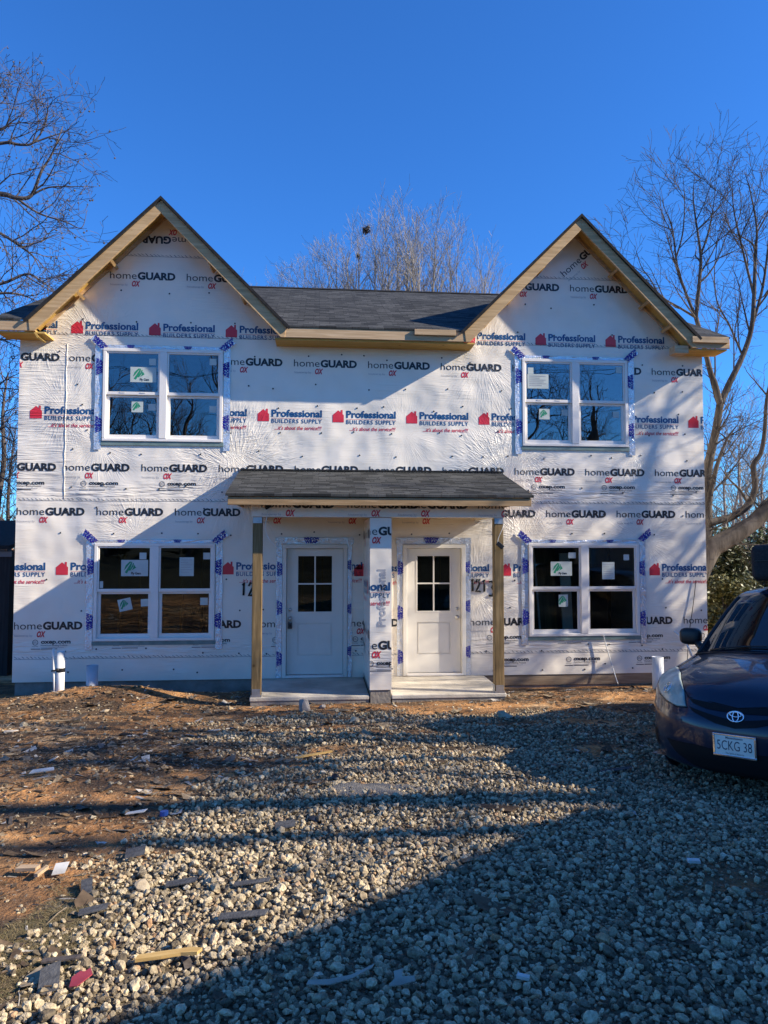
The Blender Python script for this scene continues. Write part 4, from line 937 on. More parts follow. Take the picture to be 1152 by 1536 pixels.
single_rock(158, 1068, .05, 16, MT['rock_tan'], 'tan stone on the dirt mound below the left window', (1.4, .8, .5))
def scrap(name, px, py, poly, t, m, label, cat, rot=0, tilt=(0.05, -.04), lift=.03):
    p = on_ground(px, py); mb = MB(); c, s = math.cos(rot), math.sin(rot)
    mb.prism([(x*c-y_*s, x*s+y_*c, tilt[0]*x+tilt[1]*y_) for x, y_ in poly], (0, 0, t)); o = mb.build(name, m, None); o.location = p+Vector((0, 0, lift)); tag(o, label, cat); return o
MT['paper'] = mat('paper', (.66, .64, .58), (.45, .42, .36), 5, .8, .2); MT['red_scrap'] = mat('red_plastic', (.42, .06, .07), (.30, .04, .05), 6, .5)
MT['raw_wood'] = lumber('split_wood', (.62, .42, .16), (.48, .30, .10), 'x'); MT['shingle_scrap'] = mat('shingle_scrap', (.06, .06, .062), (.10, .10, .10), 30, .9, .2, bump=.3, bscale=80)
MT['blue_plastic'] = mat('blue_plastic', (.02, .07, .30), None, rough=.35); MT['pale_plastic'] = mat('pale_plastic', (.40, .35, .27), (.26, .22, .17), 7, .35)
scrap('paper_square', 90, 1312, [(-.035,-.05),(.035,-.045),(.04,.05),(-.035,.048)], .003, MT['paper'], 'white square scrap lying on the bare dirt at left', 'scrap', .1, (.05, .25), .035)
scrap('wood_piece', 250, 1449, [(-.13,-.02),(-.02,-.022),(.06,-.016),(.13,-.03),(.15,.0),(.10,.02),(0,.018),(-.12,.016)], .014, MT['raw_wood'], 'long splinter of yellow wood on the gravel in the foreground', 'wood scrap', .06, (.06, 0), .045)
scrap('wood_piece', 470, 1137, [(-.19,-.02),(.19,-.025),(.2,.01),(-.18,.02)], .014, MT['raw_wood'], 'pale wood strip lying on bare dirt in front of the porch', 'wood scrap', .35)
scrap('wood_piece', 42, 1312, [(-.06,-.03),(.06,-.026),(.055,.03),(-.06,.032)], .018, MT['lum_x'], 'brown block of wood left of the white paper square', 'wood scrap', -.2)
scrap('wood_piece', 62, 1317, [(-.05,-.012),(.05,-.012),(.05,.012),(-.05,.012)], .018, MT['lum_x'], 'thin brown stick close beside the white paper square', 'wood scrap', 1.3)
scrap('red_plastic_scrap', 121, 1481, [(-.04,-.03),(-.01,-.042),(.012,-.03),(.045,-.01),(.035,.03),(.012,.022),(-.005,.034),(-.036,.018)], .004, MT['red_scrap'], 'crumpled dark red scrap on the stones at lower left', 'scrap', .2, (.25, .2), .04)
scrap('shingle_scrap', 75, 1480, [(-.04,-.07),(.04,-.06),(.03,.08),(-.045,.06)], .005, MT['shingle_scrap'], 'dark grey shingle offcut left of the red scrap', 'shingle scrap', .2, (.1, .3), .03)
scrap('shingle_scrap', 92, 1450, [(-.08,-.014),(.08,-.014),(.08,.014),(-.08,.016)], .008, MT['bark_dark'], 'short curved strip lying on the dead grass at lower left', 'wood scrap', .05, (.05, 0), .03)
for (px, py, w, d, r_, lb) in ((272, 1333, .085, .03, .1, 'dark shingle strip nearest the yellow sawdust on the gravel'), (378, 1333, .10, .022, .02, 'dark narrow shingle strip in the middle of the sunlit gravel'),
      (365, 1383, .12, .03, -.08, 'long dark shingle strip close to the big shadow edge'), (130, 1340, .03, .09, .3, 'dark shingle offcut standing on the gravel edge at left'), (140, 1375, .07, .03, .25, 'small dark shingle strip beside the dead grass'),
      (203, 1287, .06, .07, .2, 'grey shingle piece at the left gravel edge'), (428, 1245, .07, .06, .1, 'pale grey shingle flake among the middle stones'), (925, 1160, .16, .03, 0.05, 'long dark strip on the shaded gravel beside the car')):
    scrap('shingle_scrap', px, py, [(-w,-d),(w*.9,-d*.8),(w,d),(-w*.95,d*.9)], .006, MT['shingle_scrap'], lb, 'shingle scrap', r_, (.08, .05), .035)
scrap('white_plastic_strip', 508, 1486, [(-.13,.0),(-.04,-.025),(.05,-.018),(.14,.015),(.15,.03),(.05,.0),(-.04,.002),(-.12,.02)], .004, MT['pale_plastic'], 'crinkled white plastic strip on the shaded gravel in the foreground', 'scrap', .1, (.1, .2), .05)
scrap('blue_wrapper', 600, 1486, [(-.06,-.012),(-.01,-.03),(.05,-.04),(.055,-.02),(.01,.0),(.03,.03),(-.01,.035),(-.02,.008)], .004, MT['pale_plastic'], 'bluish white wrapper on the shaded gravel right of the plastic strip', 'wrapper', .4, (.15, .3), .05)
scrap('white_scrap', 1040, 1303, [(-.035,-.02),(.035,-.024),(.04,.02),(-.03,.022)], .014, MT['paper'], 'small white scrap on the shaded gravel below the car', 'scrap', -.2, (0, 0), .04)
scrap('white_scrap', 785, 1484, [(-.025,-.012),(.025,-.012),(.025,.012),(-.025,.012)], .012, MT['paper'], 'tiny white plastic piece on the shaded gravel at the bottom edge', 'scrap', -.5, (0, 0), .045)
scrap('plastic_scrap', 246, 1229, [(.03*math.cos(k*PI/5), .03*math.sin(k*PI/5)) for k in range(10)], .03, MT['blue_plastic'], 'small blue plastic cap on the gravel edge at left', 'cap')
scrap('white_scrap', 205, 1224, [(-.08,-.01),(.05,-.022),(.075,.012),(-.06,.014)], .004, MT['paper'], 'long white paper scrap left of the blue cap', 'scrap', .15, (.1, .2), .03)
scrap('white_scrap', 63, 1161, [(-.1,-.03),(.1,-.02),(.09,.03),(-.08,.03)], .006, MT['paper'], 'pale board flake on the dark litter at far left', 'scrap', .2, (.05, .2), .03)
gp = MB(); pc = on_ground(555, 1186); n_ = 28
for j in range(9):
    for i in range(n_):
        r_ = j/8; a = 2*PI*i/n_; x, y_ = pc.x+.46*r_*math.cos(a)*(1+.2*math.sin(3*a)), pc.y+.17*r_*math.sin(a)
        gp.v.append((x, y_, gz(x, y_)-.012+.055*(1-r_*r_)+.03*noise.noise((x*9, y_*9, 0))))
for j in range(8):
    for i in range(n_): gp.f.append((j*n_+i, j*n_+(i+1) % n_, (j+1)*n_+(i+1) % n_, (j+1)*n_+i))
tag(gp.build('fine_gravel_heap', mat('fine_gravel', (.13, .12, .105), (.27, .25, .22), 90, .95, .1, bump=.8, bscale=120), None, smooth=True, base=pc), 'low heap of fine blue-grey stone dust on the driveway', 'gravel heap')

# ------------------------------------------------------------------ parked minivan (local: +y forward, +x its right side, origin under the front bumper)
def car_paint():
    m, n, l, b = newmat('navy_paint'); b.inputs['Base Color'].default_value = (.008, .014, .042, 1); b.inputs['Metallic'].default_value = 0; b.inputs['Specular IOR Level'].default_value = .3; b.inputs['Roughness'].default_value = .34
    b.inputs['Coat Weight'].default_value = .75; b.inputs['Coat Roughness'].default_value = .05
    tc = n.new('ShaderNodeTexCoord'); t = n.new('ShaderNodeTexNoise'); t.inputs['Scale'].default_value = 5; t.inputs['Detail'].default_value = 6; l.new(tc.outputs['Object'], t.inputs['Vector'])
    r = ramp(n, [(.35, (.002, .008, .027)), (.75, (.0045, .012, .032))]); l.new(t.outputs[0], r.inputs[0]); l.new(r.outputs[0], b.inputs['Base Color'])
    r2 = ramp(n, [(.4, (.30,)*3), (.7, (.45,)*3)]); l.new(t.outputs[0], r2.inputs[0]); l.new(r2.outputs[0], b.inputs['Roughness']); return m
MT['paint'] = car_paint(); MT['car_glass'] = mat('car_glass', (.006, .008, .010), None, rough=.02, spec=.7)
MT['intake'] = mat('intake_black', (.006, .006, .007), None, rough=.6, spec=.2)
def lens_mat():
    m, n, l, b = newmat('hazy_lens'); b.inputs['Roughness'].default_value = .3; b.inputs['Coat Weight'].default_value = .25
    tc = n.new('ShaderNodeTexCoord'); t = n.new('ShaderNodeTexNoise'); t.inputs['Scale'].default_value = 9; t.inputs['Detail'].default_value = 4; l.new(tc.outputs['Object'], t.inputs['Vector'])
    r = ramp(n, [(.3, (.24, .29, .25)), (.6, (.44, .49, .42)), (.8, (.58, .62, .54))]); l.new(t.outputs[0], r.inputs[0]); l.new(r.outputs[0], b.inputs['Base Color']); return m
MT['lens'] = lens_mat(); MT['chrome'] = mat('chrome', (.85, .86, .88), None, rough=.12, metal=1); MT['plate'] = mat('plate_white', (.82, .76, .66), (.74, .68, .58), 8, .4)
MT['plate_ink'] = mat('plate_ink', (.035, .03, .06), None, rough=.5)
PROF = [(.30,.18,.88,.52,0),(.08,.195,.92,.57,0),(.025,.28,.94,.60,0),(.005,.40,.95,.62,0),(0,.52,.945,.63,0),(.012,.60,.95,.62,0),(.045,.655,.945,.60,.0),(.085,.71,.935,.56,.0),(.135,.785,.925,.52,.005),
        (.205,.855,.915,.50,.015),(.33,.915,.905,.47,.035),(.56,.985,.90,.42,.07),(.86,1.045,.89,.36,.085),(1.14,1.085,.88,.30,.075),(1.20,1.10,.87,.28,.07),(1.48,1.28,.825,.25,.06),(1.78,1.47,.77,.21,.055),(2.06,1.625,.715,.17,.05),
        (2.26,1.685,.70,.12,.05),(2.7,1.735,.70,.05,.06),(3.4,1.75,.70,0,.06),(4.2,1.725,.69,-.05,.06),(4.72,1.665,.68,-.10,.06),(4.92,1.45,.74,-.12,.05),(5.02,1.12,.84,-.14,.03),(5.08,.75,.90,-.16,0),(5.07,.45,.91,-.16,0),(4.95,.26,.88,-.14,0)]
PA = np.array(PROF)
def prof(v):
    v = max(0, min(len(PROF)-1.0001, v)); i = int(v); t = v-i
    p0, p1, p2, p3 = PA[max(i-1, 0)], PA[i], PA[i+1], PA[min(i+2, len(PROF)-1)]
    return .5*((2*p1)+(p2-p0)*t+(2*p0-5*p1+4*p2-p3)*t*t+(3*p1-p0-3*p2+p3)*t**3)
def csurf(a, v):
    b, z, w, k, d = prof(v); aa = abs(a)
    bulge = 0.0
    if 9.5 < v < 13: bulge = .018*math.exp(-((aa-.62)/.16)**2)*math.sin(PI*(v-9.5)/3.5)   # raised hood shoulders
    return Vector((a*w, -(b+k*aa**2.9), z-d*aa**2.4+bulge))
def cnorm(a, v):
    e = .01; n_ = (csurf(min(a+e, 1), v)-csurf(max(a-e, -1), v)).cross(csurf(a, min(v+e, 26.9))-csurf(a, max(v-e, 0)))
    return -n_.normalized()
car = local_empty('parked_minivan', 'dark navy minivan parked nose to the camera at the right edge', 'van', None)
cb = MB(); NA, NV = 40, (len(PROF)-1)*3
for j in range(NV+1):
    for i in range(NA+1): cb.v.append(csurf(-1+2*i/NA, j/3))
for j in range(NV):
    for i in range(NA): k = j*(NA+1)+i; cb.f.append((k, k+1, k+NA+2, k+NA+1))
def ebelt(b):                                           # fender line running into the belt line
    e = [(csurf(1, v/4).y*-1, csurf(1, v/4).z, csurf(1, v/4).x) for v in range(0, 53)]
    top = [q for q in e[36:]]
    if b < top[0][0]: return top[0][1], top[0][2]
    for q0, q1 in zip(top, top[1:]):
        if q0[0] <= b <= q1[0]: t = (b-q0[0])/(q1[0]-q0[0]+1e-9); return q0[1]+(q1[1]-q0[1])*t, q0[2]+(q1[2]-q0[2])*t
    t = min(1, (b-top[-1][0])/3.4); return top[-1][1]+.06*t, top[-1][2]+.01
for s in (-1, 1):
    n0 = len(cb.v); NB, NS = 44, 12
    for i in range(NB+1):
        b = .69+i*(4.93-.69)/NB; zt, xt = ebelt(b)
        for j in range(NS+1):
            t = j/NS; z = zt+(.24-zt)*t; bul = (.962-xt)*math.sin(PI*min(1, t*1.15))**.7*min(1, max(0, (b-.72)*.75))
            x = xt+bul-(.05*max(0, t-.8)/.2); cb.v.append((s*x, -b, z))
    for i in range(NB):
        for j in range(NS): k = n0+i*(NS+1)+j; cb.f.append((k, k+1, k+NS+2, k+NS+1) if s < 0 else (k, k+NS+1, k+NS+2, k+1))
    n0 = len(cb.v)
    for i in range(31):                                 # tumblehome sides
        t = i/30; vb = 13+t*10; up_ = csurf(1, 14+t*8.6); zb, xb = ebelt(1.42+t*3.45)
        for j in range(5): q = j/4; cb.v.append((s*(xb+(up_.x-xb)*q), -(1.42+t*3.45)+(up_.y+(1.42+t*3.45))*q, zb+(up_.z-zb)*q))
    for i in range(30):
        for j in range(4): k = n0+i*5+j; cb.f.append((k, k+1, k+6, k+5))
cb.add([(-.86,-.35,.21),(.86,-.35,.21),(.92,-4.9,.25),(-.92,-4.9,.25)], [(0,1,2,3)])
cbody = cb.build('body', MT['paint'], car, smooth=True)
def cpatch(polys, off, thick=0):
    bm = bmesh.new()
    for poly in polys:
        vs = [bm.verts.new((p[0], p[1]*.1, 0)) for p in poly]; bm.faces.new(vs)
    bmesh.ops.triangulate(bm, faces=bm.faces[:])
    for _ in range(4): bmesh.ops.subdivide_edges(bm, edges=[e for e in bm.edges if e.calc_length() > .03], cuts=1, use_grid_fill=True)
    bmesh.ops.triangulate(bm, faces=bm.faces[:])
    bm.verts.index_update(); mb = MB()
    for v in bm.verts: a, vv = v.co.x, v.co.y*10; p = csurf(a, vv); mb.v.append(p+cnorm(a, vv)*off)
    mb.f = [tuple(v.index for v in f.verts) for f in bm.faces]; bm.free(); return mb
def spline2(poly, n=5):
    o = []; N = len(poly)
    for i in range(N):
        p0, p1, p2, p3 = [np.array(poly[(i+k) % N]) for k in (-1, 0, 1, 2)]
        for k in range(n): t = k/n; o.append(tuple(.5*((2*p1)+(p2-p0)*t+(2*p0-5*p1+4*p2-p3)*t*t+(3*p1-p0-3*p2+p3)*t**3)))
    return o
mir = lambda P: [(-a, v) for a, v in P][::-1]
HL = [(.46,6.62),(.56,6.45),(.70,6.85),(.84,7.4),(.93,8.2),(.983,9.4),(.985,10.6),(.93,11.0),(.84,10.8),(.71,10.2),(.60,9.2),(.53,8.35)]
for P in (HL, mir(HL)):
    q = cpatch([P], .012); o = q.build('headlight', MT['lens'], car, smooth=True); o.modifiers.new('thick', 'SOLIDIFY').thickness = .02
    sg = 1 if P is HL else -1
    q = MB(); c_ = csurf(sg*.72, 8.2); n_ = cnorm(sg*.72, 8.2)
    for rr_ in (.048, .026):
        pts = []; ax = n_.cross(Vector((0,0,1))).normalized(); ay = n_.cross(ax)
        for k in range(21): pts.append(c_+n_*.024+ax*(rr_*math.cos(k*PI/10))+ay*(rr_*math.sin(k*PI/10)))
        q.tube(pts, .004, 5)
    q.build('lamp_ring', MT['chrome'], o, smooth=True)
gr_ = cpatch([[(-.45,7.62),(-.40,7.2),(-.26,6.75),(-.1,6.62),(.1,6.62),(.26,6.75),(.40,7.2),(.45,7.62),(.2,7.42),(0,7.12),(-.2,7.42)], [(-.43,6.7),(-.38,6.1),(-.17,5.0),(0,4.65),(.17,5.0),(.38,6.1),(.43,6.7),(.18,5.95),(0,5.5),(-.18,5.95)]], .006)
gr_.build('grille', MT['intake'], car, smooth=True)
it_ = cpatch([[(-.68,2.95),(-.57,2.2),(-.40,1.5),(-.2,1.15),(0,1.1),(.2,1.15),(.40,1.5),(.57,2.2),(.68,2.95),(.36,3.05),(0,2.85),(-.36,3.05)]], .005); it_.build('lower_intake', MT['intake'], car, smooth=True)
for s in (-1, 1):
    f_ = cpatch([[(s*.84,2.0),(s*.95,2.2),(s*.96,3.2),(s*.88,3.2)][::s]], .005); f_.build('corner_recess', MT['intake'], car, smooth=True)
ws = cpatch([[(-.95,14.05),(-.5,14.0),(0,13.95),(.5,14.0),(.95,14.05),(.95,17.0),(.5,17.05),(0,17.1),(-.5,17.05),(-.95,17.0)]], .006); wso = ws.build('windshield', MT['car_glass'], car, smooth=True)
cw = cpatch([[(-.99,13.05),(0,12.95),(.99,13.05),(.99,13.98),(0,13.9),(-.99,13.98)]], .004); cw.build('cowl', MT['black'], car, smooth=True)
def tubecar(name, AV, off, r, m, par): 
    q = MB(); q.tube([csurf(a, v)+cnorm(a, v)*off for a, v in AV], r, 6); return q.build(name, m, par, smooth=True)
for a0 in (.75, -.05):
    tubecar('wiper', [(a0, 13.95), (a0-.2, 14.12), (a0-.42, 14.18), (a0-.62, 14.2)], .022, .009, MT['black'], car)
tubecar('hood_seam', [(-.93,11.05),(-.84,10.85),(-.71,10.25),(-.60,9.25),(-.53,8.4),(-.46,7.72),(-.2,7.5),(0,7.2),(.2,7.5),(.46,7.72),(.53,8.4),(.60,9.25),(.71,10.25),(.84,10.85),(.93,11.05)], .001, .0045, MT['intake'], car)
for s in (-1, 1):
    tubecar('fender_seam', [(s*.92, 11.05), (s*.90, 11.5), (s*.91, 12.2), (s*.93, 13.0)], .001, .004, MT['intake'], car)
    tubecar('bumper_seam', [(s*.44,6.5),(s*.56,6.3),(s*.72,6.7),(s*.86,7.2),(s*.97,8.6)], .001, .004, MT['intake'], car)
    q = MB(); q.tube([csurf(s*.955, 14+.1*k)+cnorm(s*.955, 14+.1*k)*.004 for k in range(31)], .022, 6); q.build('pillar_trim', MT['black'], car, smooth=True)
    sg = MB(); 
    for i in range(23):
        t = .06+i*.88/22; up_ = csurf(1, 14+t*8.6); zb, xb = ebelt(1.42+t*3.45)
        for qq in (.10, .92): sg.v.append((s*(xb+(up_.x-xb)*qq+.006), -(1.42+t*3.45)+(up_.y+(1.42+t*3.45))*qq, zb+(up_.z-zb)*qq+.002))
    for i in range(22): sg.f.append((2*i, 2*i+1, 2*i+3, 2*i+2))
    sg.build('side_window', MT['car_glass'], car, smooth=True)
    mr = MB(); NN, MM = 12, 18
    for j in range(NN+1):
        th = PI*j/NN
        for i in range(MM):
            ph = 2*PI*i/MM; sp = lambda c: math.copysign(abs(c)**.6, c)
            mr.v.append((s*(1.0+.108*sp(math.sin(th))*sp(math.cos(ph))), -(1.66+.075*sp(math.sin(th))*sp(math.sin(ph))), 1.185+.088*sp(math.cos(th))))
    for j in range(NN):
        for i in range(MM): mr.f.append((j*MM+i, j*MM+(i+1) % MM, (j+1)*MM+(i+1) % MM, (j+1)*MM+i))
    mr.tube([(s*.84, -1.60, 1.04), (s*.93, -1.63, 1.13)], .035, 8); mr.build('side_mirror', MT['black'], car, smooth=True)
    for b in (1.10, 4.02):
        q = MB(); q.lathe([(.20, s*.68), (.32, s*.68), (.335, s*.71), (.335, s*.88), (.32, s*.905), (.24, s*.91)], (0, -b, .335), 32, 'x'); w_ = q.build('wheel', MT['tyre'], car, smooth=True)
        q = MB(); q.lathe([(.05, s*.915), (.09, s*.90), (.20, s*.885), (.235, s*.91), (.24, s*.90)], (0, -b, .335), 32, 'x'); q.build('rim', MT['galv'], w_, smooth=True)
        q = MB(); q.lathe([(.345, s*.90), (.40, s*.93), (.405, s*.945), (.35, s*.92)], (0, -b, .36), 32, 'x'); q.build('arch_lip', MT['paint'], car, smooth=True)
# plate on the bumper, emblem on the grille bar
pl0 = Vector((0, .022, .525)); lp_ = MB(); lp_.box(-.153, .153, .006, .020, .366, .520); plate = lp_.build('licence_plate', MT['plate'], car, bevel=.01)
fr_ = MB(); ring(fr_, -.165, .165, .355, .531, .016, .016, .016, .014, .004, .0235); fr_.build('plate_frame', MT['chrome'], plate, bevel=.003)
PP = Print(); ppl = lambda x, z: (-x, .0215, z)          # the front faces +y: writing runs along -x
PP.put([('plate_ink', shift(text2d('5CKG 38', .074, -.004, width=.265), -.1325, 0))], 0, .408, ppl)
PP.put([('plate_ink', shift(text2d('Massachusetts', .018, .01, width=.13), -.065, 0))], 0, .495, ppl)
PP.put([('plate_ink', shift(text2d('The Spirit of America', .013, .0, width=.14), -.07, 0))], 0, .378, ppl)
MT['p_plate_ink'] = MT['plate_ink']; PP.build('plate_lettering', plate)
em = MB(); ec = csurf(0, 6.2)+Vector((0, .016, 0)); tl = Vector((0, .52, .85)).normalized()
def ell(cx, cz, rx, rz, r, mb=em, k=32):
    u = (Vector((0, 0, 1))-Vector((0, 1, 0))*.35).normalized()
    pts = [ec+Vector((-(cx+rx*math.cos(2*PI*i/k)), 0, 0))+u*(cz+rz*math.sin(2*PI*i/k)) for i in range(k+1)]; mb.tube(pts, r, 6, cap=False)
ell(0, 0, .062, .041, .0062); ell(0, .0, .023, .039, .005); ell(0, .017, .044, .019, .005)
em.build('emblem', MT['chrome'], car, smooth=True)
car_up = Vector((0, .058, 1)).normalized(); yawc = R(130.0); fv = Vector((-math.sin(yawc), math.cos(yawc), 0)); fv = (fv-car_up*fv.dot(car_up)).normalized(); rv = fv.cross(car_up)
CARLOC = Vector((3.30, -6.40, gbase(3.2, -6.4)-.075))
carM = Matrix(((rv.x, fv.x, car_up.x), (rv.y, fv.y, car_up.y), (rv.z, fv.z, car_up.z))).to_euler()
car.location = CARLOC; car.rotation_euler = carM
MT['bag'] = mat('bag_fabric', (.016, .016, .018), (.03, .03, .032), 40, .8, .3, bump=.3, bscale=20)
bag = local_empty('roof_bag', 'black soft cargo bag strapped on the roof of the parked minivan', 'cargo bag', None)
q = MB(); q.box(-.45, .60, -3.45, -2.35, 1.765, 2.16); bo = q.build('bag_body', MT['bag'], bag, bevel=.07, seg=4)
for s in (-.25, .25):
    q = MB(); q.box(s-.02, s+.02, -2.346, -2.340, 1.83, 2.09); q.build('strap', MT['black'], bag)
q = MB(); q.tube([(-.455, -2.5, 1.98), (-.39, -2.342, 1.98), (.54, -2.342, 1.98), (.605, -2.5, 1.98)], .006, 5); q.build('zip', MT['black'], bag)
bag.location = CARLOC; bag.rotation_euler = carM

# ------------------------------------------------------------------ trees
def interp(pts, rad, t):
    n_ = len(pts)-1; f = t*n_; i = min(int(f), n_-1); u = f-i
    return pts[i].lerp(pts[i+1], u), rad[i]+(rad[i+1]-rad[i])*u, (pts[i+1]-pts[i]).normalized()
def perp(d, rr):
    a = Vector((rr.gauss(0, 1), rr.gauss(0, 1), rr.gauss(0, 1))); a -= d*a.dot(d); return a.normalized()
def sprout(out, rr, pts, rad, lvl, S):
    if lvl >= len(S['n']): return
    L0 = sum((pts[i+1]-pts[i]).length for i in range(len(pts)-1)); nch = S['n'][lvl]
    nch = int(nch*max(.35, min(1.6, L0/S['ref'][lvl])))
    for k in range(nch):
        t = S['t0'][lvl]+(1-S['t0'][lvl])*((k+rr.random())/max(nch, 1)); p, r, d = interp(pts, rad, min(t, .999))
        ang = R(rr.gauss(S['ang'][lvl], 9)); cd_ = (d*math.cos(ang)+perp(d, rr)*math.sin(ang)).normalized()
        L = S['len'][lvl]*rr.uniform(.6, 1.2)*(1.15-.55*t); r1 = max(min(r*.7, S['r'][lvl]*rr.uniform(.7, 1.2)), .0035)
        q = [p]; w = [r1]; ns = S['seg'][lvl]
        for i in range(ns):
            cd_ = (cd_+Vector((rr.gauss(0, 1), rr.gauss(0, 1), rr.gauss(0, 1)))*S['wan'][lvl]+Vector((0, 0, 1))*S['up'][lvl]).normalized()
            q.append(q[-1]+cd_*(L/ns)); w.append(max(r1*(1-.8*(i+1)/ns), S.get('rmin', .003)))
        out.append((q, w, lvl)); sprout(out, rr, q, w, lvl+1, S)
def tree(name, stems, S, m, label, group=None, seed=1, base=None, balls=0, mb_=None):
    rr = random.Random(seed); tr = MB(); br = MB(); out = []
    root = base if base is not None else Vector((stems[0][0][0].x, stems[0][0][0].y, gz(stems[0][0][0].x, stems[0][0][0].y)))
    e = empty(name, root, label, 'tree', group)
    for (pts, rad) in stems:
        P = []; W_ = []
        for i in range(len(pts)-1):
            p0, p1, p2, p3 = pts[max(i-1,0)], pts[i], pts[i+1], pts[min(i+2, len(pts)-1)]
            for k in range(4): t = k/4; P.append(.5*((2*p1)+(p2-p0)*t+(2*p0-5*p1+4*p2-p3)*t*t+(3*p1-p0-3*p2+p3)*t**3)); W_.append((rad[i]+(rad[i+1]-rad[i])*t)*S.get('thin', 1))
        P.append(pts[-1]); W_.append(rad[-1]*S.get('thin', 1)); tr.tube(P, W_, 9); sprout(out, rr, P, W_, 0, S)
    tr.build('trunk', m, e, smooth=True)
    for q, w, lvl in out: br.tube(q, w, 5 if lvl == 0 else 3, cap=False)
    if balls:
        tips = [q[-1] for q, w, lvl in out if lvl == len(S['n'])-1]; rr.shuffle(tips)
        for p in tips[:balls]:
            c = p-Vector((0, 0, .05)); r_ = rr.uniform(.018, .03)
            br.add([c+Vector(v)*r_ for v in ((1,0,0),(-1,0,0),(0,1,0),(0,-1,0),(0,0,1),(0,0,-1))], [(0,2,4),(2,1,4),(1,3,4),(3,0,4),(2,0,5),(1,2,5),(3,1,5),(0,3,5)])
    br.build('crown', mb_ or m, e); return e
def P_at(L, Y): return [at(x, y, Y) if not isinstance(Y, (list, tuple)) else at(x, y, Y[i]) for i, (x, y) in enumerate(L)]
SB = dict(thin=.74, n=[9, 7, 6], ref=[4.0, 1.6, .8], t0=[.12, .12, .1], ang=[42, 40, 38], len=[1.9, .85, .42], r=[.022, .010, .006], seg=[6, 4, 3], wan=[.13, .14, .16], up=[.09, .05, .04], rmin=.004)
YT = 4.5
tree('bare_tree', [
  (P_at([(1040,930),(1052,800),(1060,714),(1066,680),(1073,649),(1080,606)], YT), [.20,.18,.15,.135,.125,.115]),
  (P_at([(1080,606),(1094,575),(1114,534),(1127,493),(1131,444),(1133,382),(1135,341),(1126,290),(1117,258)], YT), [.11,.10,.085,.075,.065,.05,.035,.02,.008]),
  (P_at([(1131,444),(1120,400),(1108,350),(1100,310),(1098,270)], YT), [.045,.038,.03,.02,.006]),
  (P_at([(1127,493),(1142,440),(1150,390),(1156,320),(1160,260)], YT), [.05,.045,.035,.02,.008]),
  (P_at([(1114,534),(1095,490),(1075,450),(1072,400),(1078,350)], YT), [.035,.03,.022,.014,.005]),
  (P_at([(1080,606),(1072,575),(1066,560),(1056,520),(1044,476)], YT-.3), [.10,.09,.085,.075,.07]),
  (P_at([(1044,476),(1050,411),(1051,383),(1046,345),(1040,300),(1042,262)], YT-.3), [.06,.055,.045,.032,.018,.006]),
  (P_at([(1044,476),(1031,446),(1019,411),(1014,387),(1008,340),(996,310),(992,285)], YT-.3), [.05,.042,.035,.03,.02,.012,.005]),
  (P_at([(1046,478),(1020,462),(991,444),(975,418),(962,400),(952,368)], YT-.3), [.04,.034,.026,.02,.014,.005]),
  (P_at([(1051,383),(1062,350),(1070,310),(1075,265)], YT-.3), [.035,.026,.015,.005]),
  (P_at([(1014,387),(1024,350),(1027,300),(1024,262)], YT-.3), [.03,.022,.014,.005]),
  (P_at([(1050,411),(1068,380),(1085,340),(1092,300)], YT-.3), [.03,.02,.012,.005]),
 ], SB, MT['bark'], 'tall bare forked tree rising behind the right end of the house', 'bare trees behind the house', 11)
SB2 = dict(SB, thin=.95, n=[7, 6, 6], len=[1.5, .8, .4], ang=[50, 44, 40], up=[.04, .03, .03])
tree('bare_tree', [
  (P_at([(1030,900),(1062,830),(1080,815),(1098,805),(1130,784),(1152,762),(1185,735),(1230,690)], 3.6), [.25,.235,.225,.21,.18,.17,.15,.12]),
  (P_at([(1062,784),(1080,780),(1098,775),(1123,757),(1133,730),(1130,698),(1141,681),(1147,649),(1150,600),(1158,560)], 3.8), [.10,.09,.085,.08,.07,.062,.055,.05,.04,.02]),
  (P_at([(1055,860),(1060,800),(1062,784),(1064,750),(1075,700),(1090,660),(1104,640)], 3.9), [.16,.14,.11,.07,.05,.03,.01]),
  (P_at([(1123,757),(1110,735),(1095,720),(1080,700)], 3.8), [.035,.03,.02,.008]), (P_at([(1130,784),(1140,760),(1160,740)], 3.6), [.05,.04,.02]),
 ], SB2, MT['bark'], 'thick leaning tree limb sweeping to the right edge above the minivan', None, 21)
tree('bare_tree', [
  (P_at([(1125,860),(1122,800),(1112,755),(1108,700),(1116,660)], 13), [.09,.08,.07,.05,.01]), (P_at([(1140,860),(1146,800),(1142,730),(1150,680)], 15), [.09,.08,.06,.02]),
  (P_at([(1085,860),(1088,790),(1086,730),(1092,690)], 14), [.08,.07,.05,.01]), (P_at([(1100,860),(1100,780),(1110,720),(1106,650)], 16), [.08,.07,.05,.01]),
 ], dict(SB, len=[2.6, 1.2, .6], n=[10, 7, 5]), MT['bark_back'], 'thicket of thin bare saplings far behind the minivan and the leaning limb', None, 31)
SL_ = dict(thin=.8, n=[6, 7, 5], ref=[3.0, 1.4, .7], t0=[.1, .1, .1], ang=[45, 48, 45], len=[1.5, .75, .36], r=[.016, .008, .005], seg=[6, 4, 3], wan=[.16, .2, .22], up=[.03, .02, .02], rmin=.0042)
YL = 3.5
ltb = Vector((-9.2, YL, gz(-9.2, YL)))
lt0 = [ltb, Vector((-9.1, YL, 3)), Vector((-9.0, YL, 6)), Vector((-9.2, YL, 9.5)), Vector((-9.1, YL, 11.5))]
def limb(frm, L, r0): pts = [frm]+P_at(L, YL); return (pts, [r0*(1-.86*i/(len(pts)-1)) for i in range(len(pts))])
